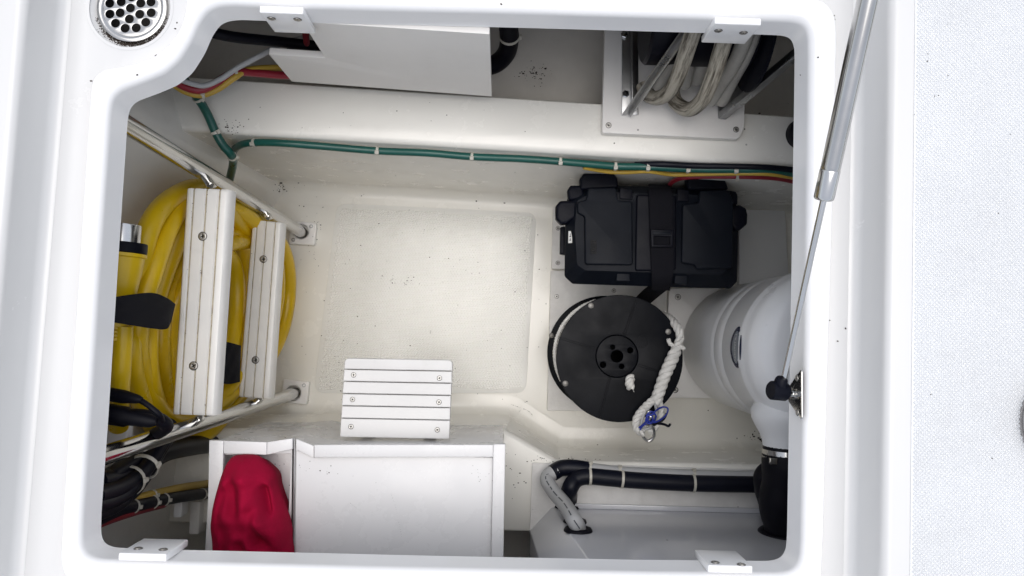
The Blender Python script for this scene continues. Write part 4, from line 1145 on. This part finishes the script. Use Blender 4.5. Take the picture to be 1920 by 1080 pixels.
# twisted rope
def laid_rope(path, r_of, pitch, strands=3, seg=9, phase=0.0):
    fr = frames(path); acc = 0.0; out = [[] for _ in range(strands)]; rad = []
    for i, (p, (t, u, v)) in enumerate(zip(path, fr)):
        if i: acc += (path[i] - path[i - 1]).length
        r_ = r_of(i / (len(path) - 1)) if callable(r_of) else r_of
        rad.append(r_ * 0.56)
        for s in range(strands):
            a = phase + 2 * PI * (s / strands + acc / pitch)
            out[s].append(p + (u * math.cos(a) + v * math.sin(a)) * r_ * 0.5)
    ms = []
    for s in range(strands):
        f2 = frames(out[s]); rg = []
        for i, (p, (t, u, v)) in enumerate(zip(out[s], f2)):
            rg.append([p + (u * math.cos(2 * PI * j / seg) + v * math.sin(2 * PI * j / seg)) * rad[i] for j in range(seg)])
        ms.append(loft(rg))
    return join(ms)
rope = thing("twisted_rope", P(1252, 690, 1.675), "white twisted rope with a spliced eye lying over the spool", "rope")
RDp = 1.672
path = spline([P(1232, 588, 1.80), P(1250, 594, 1.74), P(1263, 604, 1.695), P(1272, 618, RDp), P(1275, 634, RDp), P(1268, 655, RDp - .002), P(1257, 680, RDp - .003), P(1246, 705, RDp - .003), P(1238, 728, RDp - .002), P(1232, 746, RDp - .002), P(1229, 756, RDp - .002)], 14)
link("rope", mesh(*laid_rope(path, lambda s: 0.0095 if s < 0.42 else (0.0095 + (s - 0.42) / 0.14 * 0.0045 if s < 0.56 else 0.014 - (s - 0.56) * 0.003), 0.048)), ROPE, rope, 60)
path = spline([P(1234, 742, RDp - .002), P(1222, 752, RDp - .001), P(1207, 766, RDp), P(1195, 782, RDp), P(1192, 796, RDp + .002), P(1197, 808, RDp + .004), P(1207, 812, RDp + .006)], 12)
link("eye_leg", mesh(*laid_rope(path, 0.0088, 0.036)), ROPE, rope, 60)
path = spline([P(1231, 745, RDp), P(1237, 757, RDp + .003), P(1240, 770, RDp + .006), P(1237, 786, RDp + .008), P(1230, 800, RDp + .009), P(1218, 811, RDp + .008)], 12)
link("eye_leg", mesh(*laid_rope(path, 0.0072, 0.036)), ROPE, rope, 60)
tube_obj("thimble", [P(1226, 755, RDp - .004), P(1217, 764, RDp - .003), P(1207, 778, RDp - .002), P(1203, 792, RDp), P(1208, 803, RDp + .002), P(1218, 802, RDp + .003), P(1228, 788, RDp + .003), P(1231, 770, RDp), P(1228, 756, RDp - .003)], 0.0034, GREYH, rope, 10, 8)
path = spline([P(1262, 648, RDp - .008), P(1256, 644, RDp - .011), P(1253, 636, RDp - .012)], 8); link("tuck_end", mesh(*laid_rope(path, 0.0048, 0.02)), ROPE, rope, 60)
path = spline([P(1266, 652, RDp - .006), P(1275, 650, RDp - .010), P(1283, 654, RDp - .008)], 8); link("tuck_end", mesh(*laid_rope(path, 0.005, 0.02)), ROPE, rope, 60)
path = spline([P(1184, 708, 1.686), P(1181, 712, 1.680), P(1180, 719, 1.679), P(1183, 727, 1.683)], 10); link("rope_stub", mesh(*laid_rope(path, 0.0098, 0.028)), ROPE, rope, 60)
link("thread", mesh(*tube([P(1184, 726, 1.683), P(1187, 731, 1.686), P(1189, 735, 1.6865)], 0.0008, 6)), ROPE, rope, 60)
# turns of rope between the two flanges
for tt, rad_ in ((0.30, 0.122), (0.45, 0.128), (0.6, 0.126), (0.74, 0.133), (0.88, 0.136)):
    cc = Bc.lerp(T, tt)
    pth = [cc + (Ms.to_3x3() @ Vector((math.cos(a), math.sin(a), 0))) * rad_ + axs * 0.008 * (a / 6.3) for a in [R(20 + k * 4) for k in range(86)]]
    link("wound_turn", mesh(*laid_rope(pth, 0.0068, 0.03, 3, 7)), ROPE, rope, 60)
pth = []
cc = Bc.lerp(T, 0.86)
for k in range(40):
    f_ = k / 39; a = R(112 + 92 * f_)
    pth.append(cc + (Ms.to_3x3() @ Vector((math.cos(a), math.sin(a), 0))) * (0.1395 + 0.0075 * math.sin(PI * f_)) + axs * 0.004 * math.sin(f_ * 5))
link("wound_turn", mesh(*laid_rope(pth, 0.0046, 0.022, 3, 7)), ROPE, rope, 60)
# shackle and lashing
sh = thing("shackle", P(1216, 800, RDp), "steel shackle hanging in the rope's eye over the spool edge", "shackle")
tube_obj("bow", [P(1212, 778, RDp - .008), P(1216, 772, RDp - .011), P(1222, 776, RDp - .009), P(1222, 795, RDp - .002), P(1226, 808, RDp + .004), P(1225, 820, RDp + .010), P(1216, 827, RDp + .013), P(1207, 820, RDp + .012), P(1206, 810, RDp + .008)], 0.0038, CHROME, sh, 14, 8)
link("pin", mesh(*lathe([(0.0052, 0), (0.0058, 0.001), (0.0058, 0.005), (0.0035, 0.006), (0.0035, 0.02), (0.005, 0.021), (0.005, 0.025)], P(1221, 779, RDp - .016), P(1208, 812, RDp) - P(1221, 779, RDp - .016), 16)), CHROME, sh, 40)
lash = thing("blue_cord", P(1230, 780, RDp - .01), "blue cord lashed round the shackle with a loose loop", "cord")
tube_obj("cord", [P(1198, 802, RDp - .006), P(1208, 794, RDp - .012), P(1218, 782, RDp - .016), P(1230, 770, RDp - .015), P(1243, 763, RDp - .010), P(1252, 766, RDp - .008), P(1250, 776, RDp - .007), P(1240, 786, RDp - .009), P(1226, 792, RDp - .014), P(1214, 788, RDp - .016), P(1213, 778, RDp - .017), P(1222, 772, RDp - .018), P(1230, 780, RDp - .016), P(1224, 792, RDp - .012), P(1207, 797, RDp - .009), P(1200, 806, RDp - .003)], 0.0019, BLUEC, lash, 8, 8)
tube_obj("cord", [P(1216, 776, RDp - .017), P(1224, 784, RDp - .020), P(1220, 794, RDp - .016), P(1211, 790, RDp - .015), P(1215, 780, RDp - .018), P(1228, 776, RDp - .017)], 0.0019, BLUEC, lash, 8, 8)
tube_obj("cord_tail", [P(1222, 794, RDp - .010), P(1235, 794, RDp - .004), P(1246, 796, RDp + .002), P(1253, 799, RDp + .004), P(1257, 795, RDp + .002)], 0.0028, NAVYC, lash, 8, 8)
tube_obj("cord_tail", [P(1250, 775, RDp - .006), P(1245, 785, RDp - .002), P(1236, 792, RDp), P(1226, 797, RDp - .004)], 0.0028, NAVYC, lash, 8, 8)

# ================================================================== white tank
tb0 = P(1390, 649, BT - 0.002); TS = 1.148
tank = thing("water_tank", tb0, "white cylindrical tank with an oval navy badge at the right rim", "tank")
prof = [(0.128, BT - .002), (0.135, BT - .012), (0.137, BT - .03), (0.1385, 1.66), (0.1388, 1.640), (0.1372, 1.634), (0.1372, 1.628), (0.1392, 1.622), (0.1398, 1.575), (0.1384, 1.569), (0.1384, 1.564), (0.1402, 1.558), (0.1405, 1.46), (0.1420, 1.452), (0.1422, 1.44), (0.140, 1.432), (0.1385, 1.42)]
for k in range(1, 9):
    a = k / 8 * PI / 2 * 0.92
    prof.append((0.096 + 0.0425 * math.cos(a), 1.418 - 0.055 * math.sin(a)))
prof += [(0.085, 1.360), (0.05, 1.354), (0.0, 1.352)]
link("body", mesh(*lathe([(r_ * TS, Z(d) - tb0.z) for r_, d in prof], tb0, (0, 0, 1), 96)), TANKM, tank, 40)
# neck to the exhaust hose, off the tank's near side
NX = 0.556; ND = 1.44
def ynk(py): return P(1470, py, ND).y
nk0 = Vector((NX, tb0.y - 0.085, Z(ND)))
link("neck", mesh(*lathe([(0.020, 0.0), (0.056, 0.012), (0.067, 0.030), (0.065, 0.046), (0.058, 0.060), (0.0505, 0.073), (0.0455, 0.086), (0.0425, nk0.y - ynk(842))], nk0, (0, -1, 0), 48)), TANKM, tank, 60)
# badge
bz = 0.5 * (P(1380, 650, 1.5).z + P(1380, 650, 1.5).z); bx = tb0.x - 0.1405 * TS
bd = PX(1380, 651, bx)
def on_tank(u, v, lift):     # u along +y, v up; wraps round the tank
    a = (bd.y + u - tb0.y) / (0.1403 * TS)
    rr = 0.1406 * TS + lift
    return Vector((tb0.x - rr * math.cos(a), tb0.y + rr * math.sin(a), bd.z + v))
def badge(name, su, sv, lift, m, n=40):
    V = [on_tank(0, 0, lift)]
    Fc = []
    for k, s in enumerate((0.25, 0.5, 0.75, 0.94, 1.0)):
        for i in range(n):
            a = 2 * PI * i / n; V.append(on_tank(su * s * math.cos(a), sv * s * math.sin(a), lift if s < 0.97 else lift - 0.0008))
    for i in range(n): Fc.append((0, 1 + i, 1 + (i + 1) % n))
    for k in range(4):
        for i in range(n):
            Fc.append((1 + k * n + i, 1 + (k + 1) * n + i, 1 + (k + 1) * n + (i + 1) % n, 1 + k * n + (i + 1) % n))
    return link(name, mesh(V, Fc), m, tank, 40)
bdg = badge("badge", 0.041, 0.034, 0.0016, LABELB)
b2 = badge("badge_face", 0.033, 0.020, 0.0020, LABELG)
fc = bpy.data.curves.new("txt", 'FONT'); fc.body = "VERNALIFT"; fc.size = 0.013; fc.align_x = 'CENTER'; fc.align_y = 'CENTER'
fo_ = bpy.data.objects.new("txt", fc); COL.objects.link(fo_)
dg = bpy.context.evaluated_depsgraph_get(); dg.update()
tm = bpy.data.meshes.new_from_object(fo_.evaluated_get(dg)); bpy.data.objects.remove(fo_)
for v in tm.vertices: v.co = on_tank(v.co.x * 0.86, v.co.y, 0.0026)
tm.materials.clear()
link("lettering", tm, STICK, tank, None)
ec = thing("exhaust_hose", (NX, ynk(930), Z(1.42)), "fat black exhaust hose clamped to the white tank's neck", "hose")
eh = [Vector((NX, ynk(836), Z(ND))), Vector((NX, ynk(870), Z(ND))), Vector((NX, ynk(905), Z(ND + .005))), Vector((NX - .003, ynk(950), Z(ND + .015))), PY(1480, 1000, -0.386), PY(1480, 1000, -0.386) + Vector((0, -0.05, -0.002))]
link("hose", mesh(*tube(spline(eh, 8), lambda s: 0.0435 + 0.002 * math.sin(s * 9), 32)), RUBBER, ec, 50)
for y0, y1 in ((842, 852), (855, 866)):
    a_, b_ = ynk(y0), ynk(y1)
    link("hose_clamp", mesh(*lathe([(0.0436, 0), (0.0452, 0.0004), (0.0452, a_ - b_ - 0.0004), (0.0436, a_ - b_)], Vector((NX, a_, Z(ND))), (0, -1, 0), 48, False)), STEEL, ec, 30)
box("clamp_screw", (-0.007, -0.006, -0.004), (0.007, 0.006, 0.004), STEEL, ec, 0.0012, M=Matrix.Translation((NX - 0.036, ynk(860), Z(ND) + 0.030)))
ch = tube_obj("black_hose", [P(1500, 872, 1.50), P(1452, 880, 1.50), P(1434, 892, 1.50), P(1434, 915, 1.52), P(1440, 938, 1.55), PY(1444, 957, -0.388), PY(1444, 957, -0.388) + Vector((0, -.03, 0))], 0.021, RUBBER, None, 18, 8, at=P(1434, 892, BD))
tag(ch, "black hose tucked behind the exhaust hose entering the grey cover", "hose")

# ================================================================== grey-white machine cover, hoses along it
AY = -0.386
back_panel = plate("bench_panel", rounded(poly([(998, 868), (1520, 884), (1520, 1000), (993, 1000)], BD - 0.006), 0.004, 3), Z(BD - 0.006), 0.0055, BOARDP, None, 0.001, at=(P(1200, 900, BD).x, P(1200, 900, BD).y, Z(BD)))
tag(back_panel, "thin cream panel under the black hoses on the bench", "panel")
cov = thing("machine_cover", (0.35, AY - 0.1, Z(BD)), "glossy grey-white machine cover with hose grommets at the near right", "cover")
def cov_ring(d, inset=0.0):
    t = (d - 1.25) / (1.65 - 1.25)
    xk = 0.165 - t * 0.040; xl = 0.098 - t * 0.02
    p = [(0.80 - inset, AY - inset), (xk + inset * .4, AY - inset), (xl + inset, AY - 0.052 + inset * -.2), (xl + inset, -0.70), (0.80 - inset, -0.70)]
    return [Vector((a, b, Z(d))) for a, b in rounded(p, 0.008, 4)]
link("housing", mesh(*loft([cov_ring(BD - 0.0062, 0.0), cov_ring(1.62), cov_ring(1.282), cov_ring(1.2745, 0.0015), cov_ring(1.270, 0.006)])), ACW, cov, 40)
link("lid", mesh(*loft([cov_ring(1.267, 0.006), cov_ring(1.264, 0.0015), cov_ring(1.243, 0.0015), cov_ring(1.238, 0.006)])), ACW, cov, 40)
# flange strip at the foot of the face
box("foot_strip", (0.14, AY, Z(BD - 0.0065)), (0.80, AY + 0.011, Z(BD - 0.014)), ACW, cov, 0.002)
def grommet(px, py, r_):
    p = PY(px, py, AY)
    link("grommet", mesh(*lathe([(r_ * 0.5, 0.0), (r_ * 0.5, 0.004), (r_ * 0.72, 0.0065), (r_ * 0.93, 0.005), (r_, 0.001), (r_, -0.001)], p, (0, 1, 0), 36)), RUBBER, cov, 50)
    return p
g1 = grommet(1084, 995, 0.028); g2 = grommet(1078, 979, 0.024); g3 = grommet(1063, 951, 0.028); g4 = grommet(1478, 1000, 0.058); g5 = grommet(1444, 957, 0.032)
HD = 1.632
gs_px = [(1520, 897), (1440, 895), (1380, 896), (1300, 894), (1200, 890), (1155, 887), (1105, 881), (1075, 877), (1052, 878), (1033, 888)]
gsl = [P(a, b, HD) for a, b in gs_px]
hs1 = thing("insulated_hose", P(1200, 890, BD), "grey hose leaving a black sleeve and entering the cover", "hose")
spath = spline(gsl[:-1] + [P(1036, 887, HD - 0.006)], 8)
js = near(spath, gsl[6])
link("hose", mesh(*tube(spath[:js + 3], 0.0155, 18)), GREYH, hs1, 50)
link("sleeve", mesh(*tube(spath[js:], 0.0175, 18)), NAVYC, hs1, 50)
gpts = [P(1044, 882, HD - 0.005), P(1030, 890, HD - 0.010), P(1026, 902, HD - 0.022), P(1040, 924, HD - 0.055), P(1060, 948, HD - 0.11), P(1076, 975, HD - 0.175), g1 + Vector((0, 0.004, 0)), g1 + Vector((0.001, -0.03, 0))]
grp = spline(gpts, 8)
link("hose", mesh(*tube(grp, 0.0152, 18)), GREYH, hs1, 50)
# printed dashes along the grey hose, on its upper side
fr = frames(grp); ms = []
i = 12
while i < len(grp) - 14:
    for k in range(random.choice((2, 3))):
        if i + 1 >= len(grp): break
        def up(ii):
            t = fr[ii][0]; u = (EYE - grp[ii]).normalized(); u = (u - t * u.dot(t)).normalized(); s_ = t.cross(u)
            return grp[ii] + u * 0.01535, s_
        (p0, s0), (p1, s1) = up(i), up(i + 1)
        ms.append(([p0 - s0 * .0012, p0 + s0 * .0012, p1 + s1 * .0012, p1 - s1 * .0012], [(0, 1, 2, 3)])); i += 1
    i += 1
link("print", mesh(*join(ms)), INKL, hs1, None)
for q in ((1105, 879), (1160, 883), (1303, 891)):
    j = near(spath, P(*q, HD)); tie(hs1, spath, j, 0.0177 if q[0] < 1110 else 0.0157, (0, 1, 0.5), 0.0026)
h2 = thing("black_hose", P(1250, 905, BD), "black hose along the bench bending down into the cover's back grommet", "hose")
HB = HD - 0.013
hp2 = spline([P(1520, 915, HB), P(1440, 909, HB), P(1300, 906, HB), P(1200, 901, HB), P(1140, 896, HB), P(1102, 893, HB), P(1080, 899, HB - .002), P(1068, 918, HB - .008), g3 + Vector((0.004, 0.02, 0.004)), g3 + Vector((0.0, -0.03, 0))], 8)
link("hose", mesh(*tube(hp2, 0.0178, 18)), NAVYC, h2, 50)
for q in ((1104, 893), (1162, 898), (1305, 906)):
    j = near(hp2, P(*q, HD)); tie(h2, hp2, j, 0.0180, (0, -1, -0.6), 0.0026)

# ================================================================== cabinet with the tray
CT = 1.352
cabx = thing("cabinet", P(670, 930, BD), "white low cabinet with raised rims and a hinged tray", "cabinet")
cout = poly([(392, 828), (500, 830), (549, 823), (590, 835), (946, 835)], CT)
xl, xr = cout[0][0], cout[-1][0]
yt_ = cout[0][1]
body_o = [(xl + 0.003, cout[0][1] - 0.004), (cout[1][0], cout[1][1] - 0.002), (cout[2][0], cout[2][1] - 0.004), (cout[3][0], cout[3][1] - 0.002), (xr - 0.002, cout[4][1] - 0.003), (xr - 0.002, -0.66), (xl + 0.003, -0.66)]
tray_o = rounded([(P(417, 851, CT).x, P(417, 853, CT).y), (P(546, 850, CT).x, P(546, 850, CT).y), (P(546, 850, CT).x, -0.62), (P(417, 851, CT).x, -0.62)], 0.004, 3)
plate("body", body_o, Z(CT), CT * 0 + (BD - CT) , CABW, cabx, 0.001, [tray_o])
plate("tray", [(p[0], p[1]) for p in tray_o], Z(CT + 0.045), 0.006, CABW, cabx, 0.0005)
def rim_strip(pts, top=0.012, name="rim"):
    return plate(name, poly(pts, CT - top), Z(CT - top), top + 0.0005, CABW, cabx, 0.0012)
rim_strip([(386, 1140), (392, 826), (419, 826.5), (412, 1140)])
rim_strip([(419.5, 826.5), (500, 829), (500, 853), (419.3, 850.5)])
rim_strip([(500.5, 829), (548.5, 822), (548, 842), (500.5, 853)])
rim_strip([(555, 823), (588.5, 836), (588.5, 859), (555, 843)])
rim_strip([(589, 834), (924.5, 834), (924.5, 857), (589, 857.5)], 0.016)
rim_strip([(925, 833), (947.5, 833), (942, 1140), (919, 1140)], 0.016)
for dx in (0.0, 3.2):
    a_, b_ = P(549.5 + dx, 822, CT - .004), P(547.5 + dx - 2, 1140, CT - .004)
    link("hinge", mesh(*lathe([(0.0012, 0), (0.0012, (b_ - a_).length)], a_, b_ - a_, 8)), DARKST if dx else DARK, cabx, 50)
pan = plate("lid_panel", poly([(555.5, 846), (924.5, 858), (918, 1140), (553, 1140)], CT - .003), Z(CT - .003), 0.0028, CABW, cabx, 0.0006)

# ================================================================== slatted step on the cabinet's far side
SD = 1.405
sl = thing("slatted_step", P(743, 800, SD + .03), "white step of six screwed planks on the cabinet's far edge", "step")
TLc, TRc, BRc, BLc = (646, 671.5), (849, 675), (842, 823), (637.5, 819)
fr_ = [0.0, 0.143, 0.297, 0.452, 0.607, 0.765, 1.0]
def bil(u, v):
    a = (TLc[0] + (TRc[0] - TLc[0]) * u, TLc[1] + (TRc[1] - TLc[1]) * u); b = (BLc[0] + (BRc[0] - BLc[0]) * u, BLc[1] + (BRc[1] - BLc[1]) * u)
    return (a[0] + (b[0] - a[0]) * v, a[1] + (b[1] - a[1]) * v)
gp = 0.0042
planks = []
for i in range(6):
    v0, v1 = fr_[i] + (gp if i else 0), fr_[i + 1] - (gp if i < 5 else 0)
    pts = poly([bil(0, v0), bil(1, v0), bil(1, v1), bil(0, v1)], SD)
    jit = random.uniform(-0.0004, 0.0004)
    rr = [0.009, 0.009, 0, 0] if i == 0 else ([0, 0, 0.003, 0.003] if i == 5 else 0.0006)
    planks.append(plate("plank", rounded(pts, rr, 4), Z(SD) + jit, 0.013, SLATW, sl, 0.0022 if i == 0 else 0.0011, res=3))
plate("backing", poly([bil(0.02, 0.03), bil(0.98, 0.03), bil(0.98, 0.99), bil(0.02, 0.99)], SD), Z(SD) - 0.0125, 0.012, GROOVE, sl, 0.001)
for (q, k) in (((663, 703), 1), ((824, 709), 1), ((661, 749), 3), ((823, 754), 3), ((658, 800), 5), ((820, 806), 5)):
    screw(P(*q, SD), planks[k], 0.0042)
for u in (0.2, 0.8):
    p = P(*bil(u, 0.99), SD); box("support_bracket", (p.x - 0.012, p.y - 0.004, Z(SD) - 0.09), (p.x + 0.012, p.y + 0.10, Z(SD) - 0.0248), WHITEP, sl, 0.002)

# ================================================================== red bag in the tray
outl = [(445, 853), (480, 853), (500, 866), (516, 884), (520, 906), (528, 932), (540, 965), (547, 990), (548, 1015), (551, 1040), (549, 1080), (540, 1110), (470, 1125), (405, 1110), (401, 1060), (399, 1015), (397, 985), (402, 945), (410, 910), (420, 880), (430, 862)]
loop = spline([Vector((*xy(a, b, 1.335), 0)) for a, b in outl], 6, True)
bc_ = sum(loop, Vector()) / len(loop)
NR = 44
def ridge(p, ax0, ax1, wd):
    a, b = Vector((*xy(*ax0, 1.33), 0)), Vector((*xy(*ax1, 1.33), 0))
    ab = b - a; t = max(0, min(1, (p - a).dot(ab) / ab.length_squared)); q = a + ab * t
    return math.exp(-((p - q).length / wd) ** 2)
V = []
nl = len(loop)
for sc, zz_ in ((0.80, 1.3945), (0.86, 1.385), (0.95, 1.352)):
    V += [bc_.lerp(p, sc) + Vector((0, 0, Z(zz_))) for p in loop]
for k in range(NR + 1):
    s = 1 - k / NR
    for i in range(nl):
        p = bc_ + (loop[i] - bc_) * s
        prof_ = (1 - s ** 3.2) ** 0.62
        n1 = noise.noise(Vector((p.x * 14, p.y * 9, 3)))
        n2 = 1 - abs(noise.noise(Vector((p.x * 22 + n1 * 1.2, p.y * 10, 9))))
        h = 0.050 * prof_ * (0.88 + 0.12 * n1)
        f = 0.012 * ridge(p, (462, 866), (476, 930), 0.018) + 0.010 * ridge(p, (476, 930), (492, 985), 0.02) + 0.012 * ridge(p, (416, 955), (500, 962), 0.020) + 0.014 * ridge(p, (500, 965), (532, 1005), 0.015) \
            + 0.008 * ridge(p, (478, 890), (512, 880), 0.013) - 0.020 * ridge(p, (503, 912), (513, 952), 0.007) - 0.016 * ridge(p, (446, 905), (452, 948), 0.013) + 0.010 * ridge(p, (516, 905), (538, 985), 0.010) - 0.014 * ridge(p, (462, 1012), (464, 1070), 0.011) - 0.012 * ridge(p, (420, 990), (440, 1060), 0.016) - 0.010 * ridge(p, (500, 1010), (520, 1060), 0.016)
        f += 0.010 * ridge(p, (430, 900), (470, 890), 0.012) + 0.009 * ridge(p, (405, 985), (455, 1040), 0.014) - 0.010 * ridge(p, (486, 950), (496, 1010), 0.010) + 0.009 * ridge(p, (455, 1000), (540, 1050), 0.013) - 0.008 * ridge(p, (425, 920), (420, 960), 0.010)
        f = f * 1.05 + 0.006 * (n2 - 0.8)
        V.append(Vector((p.x + 0.003 * n1 * prof_, p.y, Z(1.336) + h + f * min(1, prof_ * 1.4))))
Fc = []
for k in range(NR + 3):
    for i in range(nl):
        a, b = k * nl + i, k * nl + (i + 1) % nl
        Fc.append((a, b, b + nl, a + nl))
Fc.append(tuple(range(nl - 1, -1, -1)))
bag = link("red_bag", mesh(V, Fc), REDF, None, 80, at=(bc_.x, bc_.y, Z(CT + 0.043)))
tag(bag, "crumpled red cloth bag lying in the cabinet's tray", "bag")
